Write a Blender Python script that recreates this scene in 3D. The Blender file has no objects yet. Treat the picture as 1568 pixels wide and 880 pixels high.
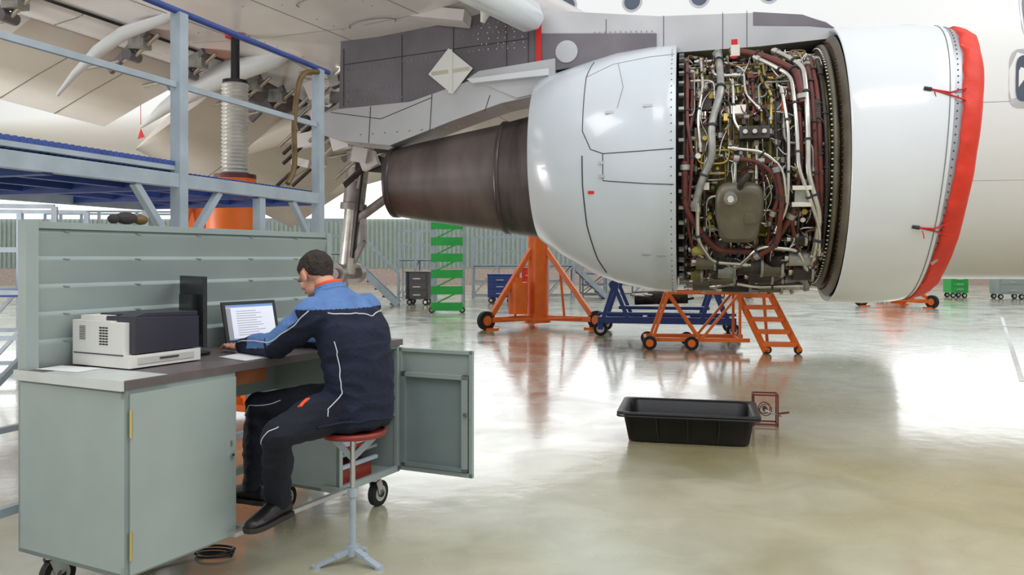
import bpy, bmesh, math, random
from mathutils import Vector, Matrix, noise
from mathutils.bvhtree import BVHTree
random.seed(7)
V=Vector
scene=bpy.context.scene
COL=scene.collection
def lin(c): return tuple(((x/255.0)**2.2) for x in c)+(1,)
# ------------------------------------------------------------ materials
def M(name,col,rough=.5,metal=0,var=.06,scale=4,bump=0,bscale=40,coat=0,emit=0,stretch=None):
    m=bpy.data.materials.new(name); m.use_nodes=True
    nt=m.node_tree; b=nt.nodes['Principled BSDF']
    tc=nt.nodes.new('ShaderNodeTexCoord'); src=tc.outputs['Object']
    if stretch:
        mp=nt.nodes.new('ShaderNodeMapping'); mp.inputs['Scale'].default_value=stretch; nt.links.new(src,mp.inputs['Vector']); src=mp.outputs['Vector']
    n=nt.nodes.new('ShaderNodeTexNoise'); n.inputs['Scale'].default_value=scale; n.inputs['Detail'].default_value=5
    nt.links.new(src,n.inputs['Vector'])
    r=nt.nodes.new('ShaderNodeValToRGB'); c=lin(col)
    r.color_ramp.elements[0].position=.3; r.color_ramp.elements[1].position=.7
    r.color_ramp.elements[0].color=tuple(max(0,x*(1-var*2)) for x in c[:3])+(1,)
    r.color_ramp.elements[1].color=tuple(min(1,x*(1+var)) for x in c[:3])+(1,)
    nt.links.new(n.outputs['Fac'],r.inputs['Fac']); nt.links.new(r.outputs['Color'],b.inputs['Base Color'])
    b.inputs['Roughness'].default_value=rough; b.inputs['Metallic'].default_value=metal
    b.inputs['Coat Weight'].default_value=coat; b.inputs['Coat Roughness'].default_value=.08
    if bump:
        n2=nt.nodes.new('ShaderNodeTexNoise'); n2.inputs['Scale'].default_value=bscale; n2.inputs['Detail'].default_value=4
        nt.links.new(tc.outputs['Object'],n2.inputs['Vector'])
        bp=nt.nodes.new('ShaderNodeBump'); bp.inputs['Strength'].default_value=bump; bp.inputs['Distance'].default_value=.02
        nt.links.new(n2.outputs['Fac'],bp.inputs['Height']); nt.links.new(bp.outputs['Normal'],b.inputs['Normal'])
    if emit:
        nt.links.new(r.outputs['Color'],b.inputs['Emission Color']); b.inputs['Emission Strength'].default_value=emit
    return m
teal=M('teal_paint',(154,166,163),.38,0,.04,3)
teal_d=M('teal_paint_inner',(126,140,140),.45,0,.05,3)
lino=M('bench_linoleum',(102,94,94),.4,0,.1,8)
edge_w=M('bench_edge_metal',(205,208,205),.35,.2,.05)
brass=M('brass',(206,186,120),.3,.7)
blk=M('black_plastic',(28,28,31),.4,0,.1)
blk2=M('black_satin',(34,34,38),.3,0,.1)
rubber=M('rubber',(30,30,30),.7,0,.2,20,.2)
steel=M('steel',(190,190,190),.25,.9,.08,10)
bellow=M('bellows_steel',(222,220,216),.3,.4,.08,10)
steelw=M('castor_zinc',(200,200,200),.35,.7,.08,10)
prn_w=M('printer_white',(226,224,218),.45,0,.02)
prn_d=M('printer_charcoal',(58,56,66),.4,0,.05)
paper=M('paper',(236,236,234),.7,0,.02)
redseat=M('seat_oxblood',(140,52,44),.35,0,.12,12)
scaf=M('scaffold_paint',(166,178,188),.45,0,.08,6)
scafb=M('scaffold_blue',(62,84,152),.45,0,.12,8)
white_p=M('nacelle_white',(223,226,230),.22,0,.02,1.5,coat=.5)
wht_f=M('fuselage_white',(241,241,240),.3,0,.015,.6,coat=.3)
cowlgrey=M('reverser_grey_white',(204,211,218),.25,0,.03,1.2,coat=.4)
seam=M('panel_seam',(52,54,60),.6)
seam_l=M('panel_seam_light',(128,126,126),.6)
lipgrey=M('inlet_lip_metal',(168,170,176),.35,.4)
redc=M('red_inlet_cover',(222,54,30),.6,0,.1,3,.35,9)
pyl_d=M('pylon_dark_grey',(118,113,119),.38,.25,.12,2.5)
pyl_l=M('pylon_light_grey',(192,192,195),.35,.2,.06,2)
winggrey=M('wing_underside_grey',(228,222,221),.25,.08,.07,1.2,coat=.3)
flapgrey=M('flap_beige_grey',(228,221,214),.3,.05,.05,1.5)
gap=M('dark_cavity',(70,64,62),.7,.1,.3,6)
orange=M('orange_paint',(238,112,34),.4,0,.08,4)
green=M('green_paint',(46,172,78),.45,0,.06)
bluep=M('dolly_blue',(44,66,130),.4,0,.1)
red_t=M('red_ribbon',(206,40,40),.6)
ochre=M('hose_ochre',(110,88,50),.5,0,.2,10)
olive=M('engine_case_olive',(168,156,84),.45,.2,.42,7,.4,25)
yelf=M('cadmium_yellow_fitting',(190,162,84),.4,.5,.2,12)
dgrey=M('engine_dark_grey',(70,65,62),.5,.5,.3,9,.3,30)
tankm=M('oil_tank_grey',(108,102,88),.45,.35,.14,6)
silver=M('pipe_steel',(205,200,192),.25,.85,.1,8)
brownh=M('hose_brown',(104,54,48),.5,.1,.25,10)
blackh=M('hose_black',(34,32,32),.5,0,.2)
ltgrey=M('component_grey',(160,160,154),.4,.4,.2,10)
eng_w=M('component_white',(225,222,212),.45,.1,.08)
interior=M('engine_bay_dark',(56,51,48),.6,.3,.3,6)  # dark brown-grey for the engine bay's inner faces
nozz=M('heat_tinted_nozzle',(118,108,106),.34,.6,.26,3.5,stretch=(1,.3,.3))
nozz2=M('burnt_nozzle_collar',(98,90,90),.36,.55,.5,3,stretch=(1.5,.3,.3))
# ------------------------------------------------------------ builder
class MB:
    def __init__(s): s.v=[];s.f=[];s.m=[];s.sm=[];s.mats=[]
    def mi(s,mat):
        if mat not in s.mats: s.mats.append(mat)
        return s.mats.index(mat)
    def add(s,vs,fs,mat,smooth=False):
        o=len(s.v); s.v+= [V(p) for p in vs]; i=s.mi(mat)
        for f in fs:
            s.f.append([o+k for k in f]); s.m.append(i); s.sm.append(smooth)
    def box(s,c,d,mat,rz=0,R=None):
        R=R or Matrix.Rotation(rz,3,'Z'); c=V(c)
        vs=[c+R@V((x*d[0]/2,y*d[1]/2,z*d[2]/2)) for x in(-1,1) for y in(-1,1) for z in(-1,1)]
        s.add(vs,[(0,1,3,2),(4,6,7,5),(0,4,5,1),(2,3,7,6),(0,2,6,4),(1,5,7,3)],mat)
    def b2(s,x0,x1,y0,y1,z0,z1,mat): s.box(((x0+x1)/2,(y0+y1)/2,(z0+z1)/2),(x1-x0,y1-y0,z1-z0),mat)
    def beam(s,p,q,w,h,mat):
        p=V(p);q=V(q);d=q-p;L=d.length;d.normalize()
        up=V((0,0,1)) if abs(d.z)<.95 else V((1,0,0))
        x=d.cross(up).normalized();u=x.cross(d).normalized()
        R=Matrix((x,d,u)).transposed()
        s.box((p+q)/2,(w,L,h),mat,R=R)
    def loft(s,rings,mat,cap=True,smooth=True,closed=True):
        n=len(rings[0]);vs=[p for r in rings for p in r];fs=[]
        for i in range(len(rings)-1):
            for j in range(n if closed else n-1):
                k=(j+1)%n; fs.append((i*n+j,i*n+k,(i+1)*n+k,(i+1)*n+j))
        s.add(vs,fs,mat,smooth)
        if cap:
            s.add(rings[0],[tuple(range(n))],mat); s.add(rings[-1],[tuple(range(n))],mat)
    def cyl(s,p,q,r,mat,r2=None,n=16,cap=True):
        p=V(p);q=V(q);d=(q-p).normalized();r2=r if r2 is None else r2
        a=d.orthogonal().normalized();b=d.cross(a)
        R=[[c+(a*math.cos(t)+b*math.sin(t))*rr for t in [2*math.pi*k/n for k in range(n)]] for c,rr in((p,r),(q,r2))]
        s.loft(R,mat,cap)
    def tube(s,pts,r,mat,n=8,fil=0,closed=False,cap=True):
        pts=[V(p) for p in pts]
        if fil: pts=fillet(pts,fil)
        rs=r if isinstance(r,(list,tuple)) else [r]*len(pts)
        rings=[];a=None;N=len(pts)
        for i,p in enumerate(pts):
            if closed: d=(pts[(i+1)%N]-pts[i-1])
            else: d=(pts[min(i+1,N-1)]-pts[max(i-1,0)])
            if d.length<1e-9: d=V((0,0,1))
            d.normalize()
            if a is None: a=d.orthogonal().normalized()
            a=(a-d*a.dot(d))
            if a.length<1e-6: a=d.orthogonal()
            a.normalize(); b=d.cross(a)
            rings.append([p+(a*math.cos(t)+b*math.sin(t))*rs[i] for t in [2*math.pi*k/n for k in range(n)]])
        if closed: rings.append(rings[0]); cap=False
        s.loft(rings,mat,cap)
    def sph(s,c,rad,mat,R=None,nu=16,nv=10):
        if not isinstance(rad,(list,tuple)): rad=(rad,)*3
        R=R or Matrix.Identity(3);c=V(c);rings=[]
        for i in range(1,nv):
            ph=math.pi*i/nv
            rings.append([c+R@V((rad[0]*math.sin(ph)*math.cos(t),rad[1]*math.sin(ph)*math.sin(t),rad[2]*math.cos(ph))) for t in [2*math.pi*k/nu for k in range(nu)]])
        s.loft(rings,mat,False)
        top=c+R@V((0,0,rad[2]));bot=c-R@V((0,0,rad[2]))
        s.add([top]+rings[0],[(0,1+j,1+(j+1)%nu) for j in range(nu)],mat,True)
        s.add([bot]+rings[-1],[(0,1+(j+1)%nu,1+j) for j in range(nu)],mat,True)
    def prism(s,poly,y0,y1,mat,smooth=False):
        n=len(poly)
        vs=[(x,y0,z) for x,z in poly]+[(x,y1,z) for x,z in poly]
        s.add(vs,[tuple(range(n)),tuple(range(n,2*n))]+[(i,(i+1)%n,n+(i+1)%n,n+i) for i in range(n)],mat,smooth)
    def lathe(s,prof,mat,a0=0,a1=360,n=64,cap=False,fx=None):
        rings=[];full=abs(a1-a0)>=360
        N=n if full else n+1
        for x,r in prof:
            ring=[]
            for k in range(N):
                t=math.radians(a0+(a1-a0)*k/n)
                p=V((x,-r*math.cos(t),r*math.sin(t)))
                ring.append(fx(p) if fx else p)
            rings.append(ring)
        s.loft(rings,mat,cap,True,full)
    def obj(s,name,loc=(0,0,0),rz=0,parent=None,bevel=0):
        me=bpy.data.meshes.new(name); me.from_pydata([tuple(p) for p in s.v],[],s.f)
        for m in s.mats: me.materials.append(m)
        for p,mi,sm in zip(me.polygons,s.m,s.sm): p.material_index=mi; p.use_smooth=sm
        bm=bmesh.new(); bm.from_mesh(me)
        bmesh.ops.recalc_face_normals(bm,faces=bm.faces); bm.to_mesh(me); bm.free()
        o=bpy.data.objects.new(name,me); COL.objects.link(o)
        o.location=loc; o.rotation_euler=(0,0,rz)
        if parent: o.parent=parent
        if bevel:
            b=o.modifiers.new('bevel','BEVEL'); b.width=bevel; b.segments=2; b.limit_method='ANGLE'; b.angle_limit=math.radians(55)
        return o
def fillet(pts,f):
    out=[pts[0]]
    for i in range(1,len(pts)-1):
        a,b,c=pts[i-1],pts[i],pts[i+1]
        d1=min(f,(a-b).length*.48);d2=min(f,(c-b).length*.48)
        if d1<1e-6 or d2<1e-6: out.append(b);continue
        p=b+(a-b).normalized()*d1;q=b+(c-b).normalized()*d2
        for k in range(5):
            t=k/4; out.append(p*(1-t)**2+b*2*t*(1-t)+q*t*t)
    out.append(pts[-1]); return out
def empty(name,loc=(0,0,0),rz=0):
    e=bpy.data.objects.new(name,None); COL.objects.link(e); e.location=loc; e.rotation_euler=(0,0,rz); e.empty_display_size=.2
    return e
# ------------------------------------------------------------ camera
cam=bpy.data.cameras.new('camera'); co=bpy.data.objects.new('camera',cam); COL.objects.link(co)
co.location=(0,0,1.45); co.rotation_euler=(math.radians(90),0,0); cam.lens=28.7; cam.sensor_width=36; cam.shift_y=-.0287
cam.clip_end=200; scene.camera=co
try: scene.view_settings.view_transform='Standard'
except Exception: pass
# ------------------------------------------------------------ room
def floor_mat():
    m=bpy.data.materials.new('polished_floor_coating'); m.use_nodes=True; nt=m.node_tree; b=nt.nodes['Principled BSDF']
    tc=nt.nodes.new('ShaderNodeTexCoord')
    def nz(sc,det=4,dist=0):
        n=nt.nodes.new('ShaderNodeTexNoise'); n.inputs['Scale'].default_value=sc; n.inputs['Detail'].default_value=det; n.inputs['Distortion'].default_value=dist
        nt.links.new(tc.outputs['Object'],n.inputs['Vector']); return n
    a=nz(.32,3,.3); r=nt.nodes.new('ShaderNodeValToRGB')
    e=r.color_ramp.elements; e[0].position=.38; e[0].color=lin((172,159,120)); e[1].position=.62; e[1].color=lin((200,203,188))  # tan coating; pale patches put bright reflections into the floor colour
    nt.links.new(a.outputs['Fac'],r.inputs['Fac'])
    c=nz(2.5,9,.6); mx=nt.nodes.new('ShaderNodeMixRGB'); mx.blend_type='MULTIPLY'; mx.inputs[0].default_value=.45
    r2=nt.nodes.new('ShaderNodeValToRGB'); r2.color_ramp.elements[0].position=.35; r2.color_ramp.elements[1].position=.65
    r2.color_ramp.elements[0].color=(.62,.60,.52,1)
    nt.links.new(c.outputs['Fac'],r2.inputs['Fac']); nt.links.new(r.outputs['Color'],mx.inputs[1]); nt.links.new(r2.outputs['Color'],mx.inputs[2])
    nt.links.new(mx.outputs['Color'],b.inputs['Base Color'])
    d=nz(1.4,8,.8); mr=nt.nodes.new('ShaderNodeMapRange'); mr.inputs['From Min'].default_value=.3; mr.inputs['From Max'].default_value=.7; mr.inputs['To Min'].default_value=.12; mr.inputs['To Max'].default_value=.34
    nt.links.new(d.outputs['Fac'],mr.inputs['Value']); nt.links.new(mr.outputs['Result'],b.inputs['Roughness'])
    b.inputs['IOR'].default_value=1.6; b.inputs['Coat Weight'].default_value=.6; b.inputs['Coat Roughness'].default_value=.10
    n2=nz(5,5); bp=nt.nodes.new('ShaderNodeBump'); bp.inputs['Strength'].default_value=.09; bp.inputs['Distance'].default_value=.02
    nt.links.new(n2.outputs['Fac'],bp.inputs['Height']); nt.links.new(bp.outputs['Normal'],b.inputs['Normal']); nt.links.new(bp.outputs['Normal'],b.inputs['Coat Normal'])
    return m
wallw=M('wall_white',(240,242,242),.7,0,.02,.5)
glaze=M('daylight_glazing',(250,252,255),.5,0,.01,.3,emit=1.55)
corr=M('corrugated_green_grey',(166,180,174),.6,0,.05,3)
brick=M('brick_base',(204,184,176),.8,0,.1,8)
linem=M('floor_line_white',(226,228,222),.4,0,.08,5)
f=MB(); f.add([(-32,-8,0),(32,-8,0),(32,46,0),(-32,46,0)],[(0,1,2,3)],floor_mat()); f.obj('floor')
f=MB()
for a,c_,w_ in (((1.5,19.5),(30,12.5),.09),((6,9.6),(12,20),.06)):
    p=V((a[0],a[1],.003));q=V((c_[0],c_[1],.003));n_=(q-p).cross(V((0,0,1))).normalized()*w_/2
    f.add([p+n_,q+n_,q-n_,p-n_],[(0,1,2,3)],linem)
f.obj('floor_marking')
w=MB(); w.b2(-32,32,45,45.3,3.6,16,wallw); w.b2(-32,32,45,45.3,0,.9,brick)
for i in range(256):
    x=-32+i*.25; w.b2(x,x+.125,44.95,45.3,.9,3.6,corr); w.b2(x+.125,x+.25,45.02,45.3,.9,3.6,corr)
w.obj('wall_back')
for i in range(8):
    w=MB(); w.b2(-32+i*8,-32+i*8+7.9,44.85,44.98,3.62,15.8,glaze); w.obj('window_%d'%(i+1))
w=MB(); w.b2(-32.3,-32,-8,45,0,16,wallw); w.obj('wall_left')
w=MB(); w.b2(32,32.3,-8,45,0,16,wallw); w.obj('wall_right')
# ------------------------------------------------------------ world + lights
wd=bpy.data.worlds.new('world'); scene.world=wd; wd.use_nodes=True
wd.node_tree.nodes['Background'].inputs[0].default_value=(.96,.985,1,1); wd.node_tree.nodes['Background'].inputs[1].default_value=.86
def area(name,loc,rot,size,p,col=(1,1,1)):
    l=bpy.data.lights.new(name,'AREA'); l.shape='RECTANGLE'; l.size=size[0]; l.size_y=size[1]; l.energy=p; l.color=col
    o=bpy.data.objects.new(name,l); COL.objects.link(o); o.location=loc; o.rotation_euler=rot; return o
area('overhead_fill_light',(3,-1,10),(math.radians(-12),0,0),(6,4),420)  # unseen area lights added overhead for highlights and soft shadows
area('overhead_fill_light.001',(-7,1,9),(0,math.radians(-35),0),(4,4),380)
area('overhead_fill_light.002',(9,4,9),(0,math.radians(35),0),(5,5),280,(1,1,1))
q_=(V((-3.2,7.2,3.6))-V((-9.5,6.5,.8))).to_track_quat('-Z','Y').to_euler()
area('wing_fill_light',(-9.5,6.5,.8),q_,(2.5,2),330,(1,.98,.96))  # unseen low light added at the left to brighten the wing underside
# ------------------------------------------------------------ AIRPLANE frame
RZE=math.atan2(-.208,.978); EO=(2.83,7.0,2.23)
eng=empty('jet_engine',EO,RZE)
def E(t,ph,r):
    a=math.radians(ph); return V((t,-r*math.cos(a),r*math.sin(a)))
def skew(p):
    if p.x<=0: return p
    return V((p.x*(1+(.137*p.z+.067*p.z*p.z)/.745),p.y,p.z))
b=MB()
b.lathe([(-.10,1.10),(-.13,1.13),(-.135,1.148),(-.12,1.154),(0,1.157),(.15,1.16),(.3,1.156),(.42,1.145),(.5,1.128),(.53,1.12)],white_p,n=96,fx=skew)
b.lathe([(.53,1.12),(.533,1.119),(.6,1.097),(.64,1.08)],lipgrey,n=96,fx=skew)
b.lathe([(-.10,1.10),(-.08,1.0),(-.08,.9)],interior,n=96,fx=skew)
b.tube([skew(E(.50,360*k/72,1.130)) for k in range(72)],.0035,seam_l,n=5,closed=True)
for k in range(60):
    a=-88+k*3; p=skew(E(.552,a,1.114)); b.sph(p,.006,seam,nu=5,nv=4)
o=b.obj('inlet_cowl',parent=eng)
b=MB()
rings=[]
for x,r in [(.585,1.085),(.59,1.116),(.62,1.105),(.66,1.092),(.71,1.06),(.742,1.0),(.752,.94),(.75,.7),(.74,.4),(.74,.02)]:
    ring=[]
    for k in range(200):
        a=360*k/200; w_=noise.noise(V((x*5,a*.11,1)))*.026+ (.006*math.sin(a*.9) if x<.63 else 0)
        bias=-.06*max(0,-math.sin(math.radians(a))) if x<.64 else 0
        p=E(x+bias+(w_*.8 if x<.63 else 0),a,r+w_*.7+(.012 if bias<-.02 else 0)); ring.append(skew(p))
    rings.append(ring)
b.loft(rings,redc,False)
for a in (20,-31):
    q=skew(E(.38,a+2,1.156)); 
    b.tube([skew(E(.6,a-2,1.12)),skew(E(.5,a,1.135)),q],.006,red_t,n=6); b.tube([skew(E(.6,a+3,1.12)),skew(E(.5,a+1,1.135)),q],.006,red_t,n=6)
    b.cyl(q,q+V((-.05,0,.01)),.014,seam,n=8); b.tube([q+V((.02,-.004,-.02)),q+V((.03,-.01,-.08))],.004,red_t,n=5)
b.obj('red_inlet_cover',parent=eng)
# thrust reverser
prof=[(-1.385,1.06,1.06),(-1.39,1.085,1.085),(-1.6,1.08,1.07),(-1.9,1.045,1.005),(-2.12,.99,.92),(-2.38,.92,.775),(-2.6,.86,.63),(-2.61,.845,.61),(-2.5,.80,.60),(-2.2,.7,.6)]
def rad(t,ph):
    P=sorted([(p[0],p[1],p[2]) for p in prof[1:7]])
    for i in range(len(P)-1):
        if P[i][0]<=t<=P[i+1][0]:
            k=(t-P[i][0])/(P[i+1][0]-P[i][0]); rt=P[i][1]*(1-k)+P[i+1][1]*k; rb=P[i][2]*(1-k)+P[i+1][2]*k; break
    else: rt,rb=(P[0][1],P[0][2]) if t<P[0][0] else (P[-1][1],P[-1][2])
    return (rt+rb)/2,(rt-rb)/2
def RS(t,ph,off=.002):
    r,c=rad(t,ph); p=E(t,ph,r+off); p.z+=c; return p
b=MB(); rings=[]
for t,rt,rb in prof:
    r=(rt+rb)/2;c=(rt-rb)/2
    rings.append([E(t,360*k/96,r)+V((0,0,c)) for k in range(96)])
b.loft(rings[:8],cowlgrey,False); b.loft(rings[7:],gap,False)
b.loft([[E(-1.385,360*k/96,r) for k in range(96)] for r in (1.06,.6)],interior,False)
def sl(pts,w=.0035,m=seam,N=10):
    path=[]
    for (t0,p0),(t1,p1) in zip(pts[:-1],pts[1:]):
        for k in range(N): path.append(RS(t0+(t1-t0)*k/N,p0+(p1-p0)*k/N,.001))
    path.append(RS(*pts[-1])); b.tube(path,w,m,n=6)
sl([(-2.08,64),(-2.12,46),(-2.12,12),(-2.05,3),(-1.95,1),(-1.4,3)])
sl([(-1.95,1),(-1.95,-11),(-1.4,-11.5)])
sl([(-2.12,0),(-2.12,-14),(-2.1,-35),(-2.04,-56),(-1.98,-68)],.005)
sl([(-1.86,52),(-1.8,33),(-1.84,22)],.002,seam_l)
sl([(-2.12,46),(-1.9,52),(-1.4,55)],.002,seam_l)
for t,p in [(-1.95,-3),(-1.95,-9),(-1.62,-45),(-1.5,-45),(-1.9,20),(-1.6,22),(-2.04,-17)]:
    c=RS(t,p); a=math.radians(p); b.box(c,(.07,.006,.024),pyl_l if t!=-2.04 else redc,R=Matrix.Rotation(-a,3,'X'))
for k in range(40): b.sph(RS(-1.42,-80+k*3.6,.001),.005,seam,nu=5,nv=4)
b.obj('thrust_reverser_cowl',parent=eng)
# nozzle
b=MB()
def nz_ring(t,r,c,n=72): return [E(t,360*k/n,r)+V((0,0,c)) for k in range(n)]
b.loft([nz_ring(-2.2,.63,.0),nz_ring(-2.5,.59,-.02),nz_ring(-2.91,.515,-.035)],nozz2,False)
b.loft([nz_ring(-2.91,.515,-.035),nz_ring(-2.915,.523,-.035),nz_ring(-2.95,.523,-.035),nz_ring(-2.955,.50,-.035)],nozz2,False)
b.loft([nz_ring(-2.955,.50,-.035),nz_ring(-3.4,.43,-.045),nz_ring(-3.8,.365,-.055),nz_ring(-4.0,.325,-.06)],nozz,False)
b.loft([nz_ring(-4.0,.325,-.06),nz_ring(-4.005,.333,-.06),nz_ring(-4.05,.333,-.06),nz_ring(-4.06,.318,-.06),nz_ring(-4.03,.29,-.06),nz_ring(-3.7,.3,-.06)],nozz2,False)
b.loft([nz_ring(-3.7,.3,-.06),nz_ring(-3.7,.01,-.06)],gap,False)
b.loft([nz_ring(-3.6,.2,-.06),nz_ring(-3.9,.12,-.06),nz_ring(-4.05,.02,-.06)],nozz,True)
b.obj('exhaust_nozzle',parent=eng)
b=MB()
b.lathe([(-1.4,1.085),(-.7,1.13),(-.1,1.155)],white_p,a0=92,a1=242)
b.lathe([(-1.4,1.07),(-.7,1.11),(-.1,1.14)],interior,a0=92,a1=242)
b.obj('fan_cowl_far_side',parent=eng)
b=MB()
b.lathe([(-1.4,.80),(-1.2,.82),(-1.19,.86),(-1.15,.86),(-1.14,.82),(-.7,.84),(-.69,.875),(-.64,.875),(-.63,.84),(-.3,.86),(-.1,.88)],olive,n=72)
b.lathe([(-1.39,.81),(-1.22,.835)],dgrey,n=72); b.lathe([(-.55,.86),(-.3,.875)],dgrey,n=72)
b.lathe([(-.62,.865),(-.45,.872)],tankm,n=72)
b.lathe([(-.235,.85),(-.235,1.02),(-.205,1.03),(-.205,.86)],tankm,n=90); b.lathe([(-.17,.86),(-.17,1.06),(-.13,1.10)],tankm,n=90)
b.lathe([(-.3,.86),(-.3,.96),(-.28,.96),(-.28,.86)],dgrey,n=90)
b.lathe([(-1.34,.8),(-1.34,.98),(-1.31,.98),(-1.31,.8)],dgrey,n=90)
for k in range(72):
    a=-90+k*2.5
    b.cyl(E(-.25,a,.995),E(-.2,a,.995),.008,silver,n=6); b.cyl(E(-.185,a,1.045),E(-.16,a,1.045),.006,brownh,n=6)
    if k%3==0: b.box(E(-1.345,a,1.0),(.04,.03,.025),ltgrey,R=Matrix.Rotation(-math.radians(a),3,'X'))
b.obj('engine_core_case',parent=eng)
b=MB()
def epipe(pts,r,m,rr=.95,n=8,clamps=True):
    q=[V((t,math.radians(p)*.95,(x[0] if x else rr))) for (t,p,*x) in pts]
    q=fillet(q,.07); out=[]
    for i in range(len(q)-1):
        K=max(1,int((q[i+1]-q[i]).length/.04))
        for k in range(K):
            z=q[i].lerp(q[i+1],k/K); out.append(E(z.x,math.degrees(z.y/.95),z.z))
    z=q[-1]; out.append(E(z.x,math.degrees(z.y/.95),z.z))
    b.tube(out,r,m,n=n)
    for i in (1,-2):
        if len(out)>4:
            p=out[i]; d=(out[i]-out[i-1 if i>0 else i+1]).normalized(); b.cyl(p-d*.02,p+d*.02,r*1.5,ltgrey if m is not silver else silver,n=6)
    if clamps and len(out)>10:
        for i in range(6,len(out)-3,9):
            d=(out[i+1]-out[i]).normalized(); b.cyl(out[i]-d*.008,out[i]+d*.008,r*1.35+.003,seam,n=8)
H=[([(-1.05,70),(-1.04,32),(-1.12,14),(-1.11,0),(-1.2,-12),(-1.25,-24)],.03,ltgrey,1.0),
([(-.95,66),(-.69,54),(-.47,40),(-.45,22)],.03,brownh,1.03),
([(-.78,52),(-.52,36),(-.5,10),(-.49,-6),(-.42,-16),(-.32,-31),(-.3,-46)],.016,silver,1.05),
([(-.62,60),(-.42,42),(-.42,10),(-.42,-8),(-.32,-26),(-.34,-50)],.022,silver,1.04),
([(-.6,30),(-.56,10),(-.56,-22),(-.64,-34)],.013,silver,1.05),
([(-1.32,-2),(-1.32,-22),(-1.19,-36),(-1.05,-46),(-.7,-47),(-.58,-34),(-.5,-24)],.028,brownh,1.0),
([(-1.22,-20),(-1.22,-38),(-1.1,-52),(-.8,-54)],.018,silver,1.03),
([(-.98,-1),(-.78,-3),(-.66,-8),(-.62,-18),(-.68,-28)],.018,brownh,1.04),
([(-1.0,3),(-.74,1),(-.6,-6),(-.57,-20)],.012,silver,1.05),
([(-1.26,50),(-1.26,20),(-1.3,5),(-1.28,-12)],.018,brownh,.97),
([(-1.3,60),(-1.3,15),(-1.26,0),(-1.3,-30),(-1.24,-50)],.014,brownh,1.0),
([(-1.19,60),(-1.18,35),(-1.22,18),(-1.2,2)],.012,silver,1.0),
([(-.35,60),(-.33,30),(-.33,0),(-.31,-20),(-.3,-60)],.022,brownh,.98),
([(-.3,55),(-.29,20),(-.28,-10),(-.27,-50)],.015,dgrey,1.0),
([(-.38,50),(-.37,12),(-.36,-10),(-.3,-40),(-.32,-70)],.024,brownh,.99),
([(-1.28,-45),(-1.05,-60),(-.7,-62),(-.45,-55),(-.3,-60)],.022,silver,.98),
([(-1.2,-58),(-.95,-50),(-.85,-58),(-.5,-66)],.018,blackh,1.0),
([(-.9,-56),(-.75,-42),(-.45,-44),(-.36,-58)],.016,silver,1.03),
([(-1.15,-66),(-.9,-68),(-.6,-58),(-.3,-68)],.026,brownh,.97),
([(-1.1,-80),(-.9,-72),(-.7,-80),(-.35,-76)],.018,silver,1.04),
([(-1.2,-92),(-.9,-96),(-.6,-90),(-.35,-96)],.022,silver,1.06),
([(-.95,40),(-.95,15),(-.86,8),(-.7,8)],.012,silver,.98),
([(-.9,45),(-.82,25),(-.7,22),(-.68,8)],.014,blackh,.98),
([(-.74,62),(-.74,40),(-.66,30),(-.68,14)],.013,yelf,.98),
([(-1.0,55),(-.86,48),(-.86,30),(-.74,20)],.010,silver,.99),
([(-.66,-4),(-.6,-18),(-.62,-40),(-.8,-48)],.02,brownh,1.06),
([(-.48,34),(-.46,-4),(-.52,-30),(-.44,-48)],.018,brownh,1.0),
]
for pts,r,m,rr in H: epipe(pts,r,m,rr,10)
rnd=random.Random(11)
pal=[silver,silver,brownh,blackh,dgrey,ltgrey,brownh,silver,ochre,blackh,yelf]
for k in range(240):
    t=rnd.uniform(-1.3,-.3); p=rnd.uniform(-94,66)
    if -1.09<t<-.72 and -44<p<60 and rnd.random()<.45: continue
    pts=[(t,p)]
    for j in range(rnd.randint(2,4)):
        if j%2==0: p=max(-96,min(70,p+rnd.choice((-1,1))*rnd.uniform(8,30)))
        else: t=max(-1.31,min(-.27,t+rnd.choice((-1,1))*rnd.uniform(.06,.3)))
        pts.append((t,p))
    epipe(pts,rnd.choice((.006,.008,.009,.011,.014)),rnd.choice(pal),rnd.uniform(.88,1.0),6,rnd.random()<.5)
for k in range(100):   # loose wiring looms
    t=rnd.uniform(-1.3,-.3); p=rnd.uniform(-85,60); pts=[(t,p,.93)]
    for j in range(5):
        t=max(-1.31,min(-.27,t+rnd.uniform(-.1,.1))); p=max(-96,min(68,p+rnd.uniform(-12,10))); pts.append((t,p,rnd.uniform(.92,1.04)))
    epipe(pts,.0045,rnd.choice([blackh,silver,ochre,eng_w,brownh]),.95,5,False)
b.obj('fuel_and_air_pipes',parent=eng)
b=MB()
def ebox(t,ph,r,d,m): b.box(E(t,ph,r),d,m,R=Matrix.Rotation(-math.radians(ph),3,'X'))
rings=[]
for k,(dp,sc) in enumerate([(-.06,.93),(.0,1),(.05,1),(.075,.93),(.085,.8)]):
    ring=[]
    for j in range(32):
        a=2*math.pi*j/32; x=math.copysign(abs(math.cos(a))**.45,math.cos(a))*.18*sc; z=math.copysign(abs(math.sin(a))**.45,math.sin(a))*.24*sc
        x*= (1-.12*(z<-.1)) 
        ring.append(V((x,-dp,z)))
    rings.append(ring)
R=Matrix.Rotation(math.radians(25),3,'X'); c=E(-.91,-25,1.0)
b.loft([[c+R@p for p in r] for r in rings],tankm,True)
b.cyl(c+R@V((-.07,-.08,.15)),c+R@V((-.07,-.11,.15)),.05,ltgrey,n=20); b.cyl(c+R@V((-.07,-.11,.15)),c+R@V((-.07,-.13,.15)),.025,eng_w,n=6)
b.box(c+R@V((.08,-.085,-.02)),(.09,.012,.09),tankm,R=R)
b.tube([c+R@V((0,-.05,.2)),c+R@V((0,-.09,.27)),c+R@V((.06,-.06,.32))],.025,dgrey,fil=.04)
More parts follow.
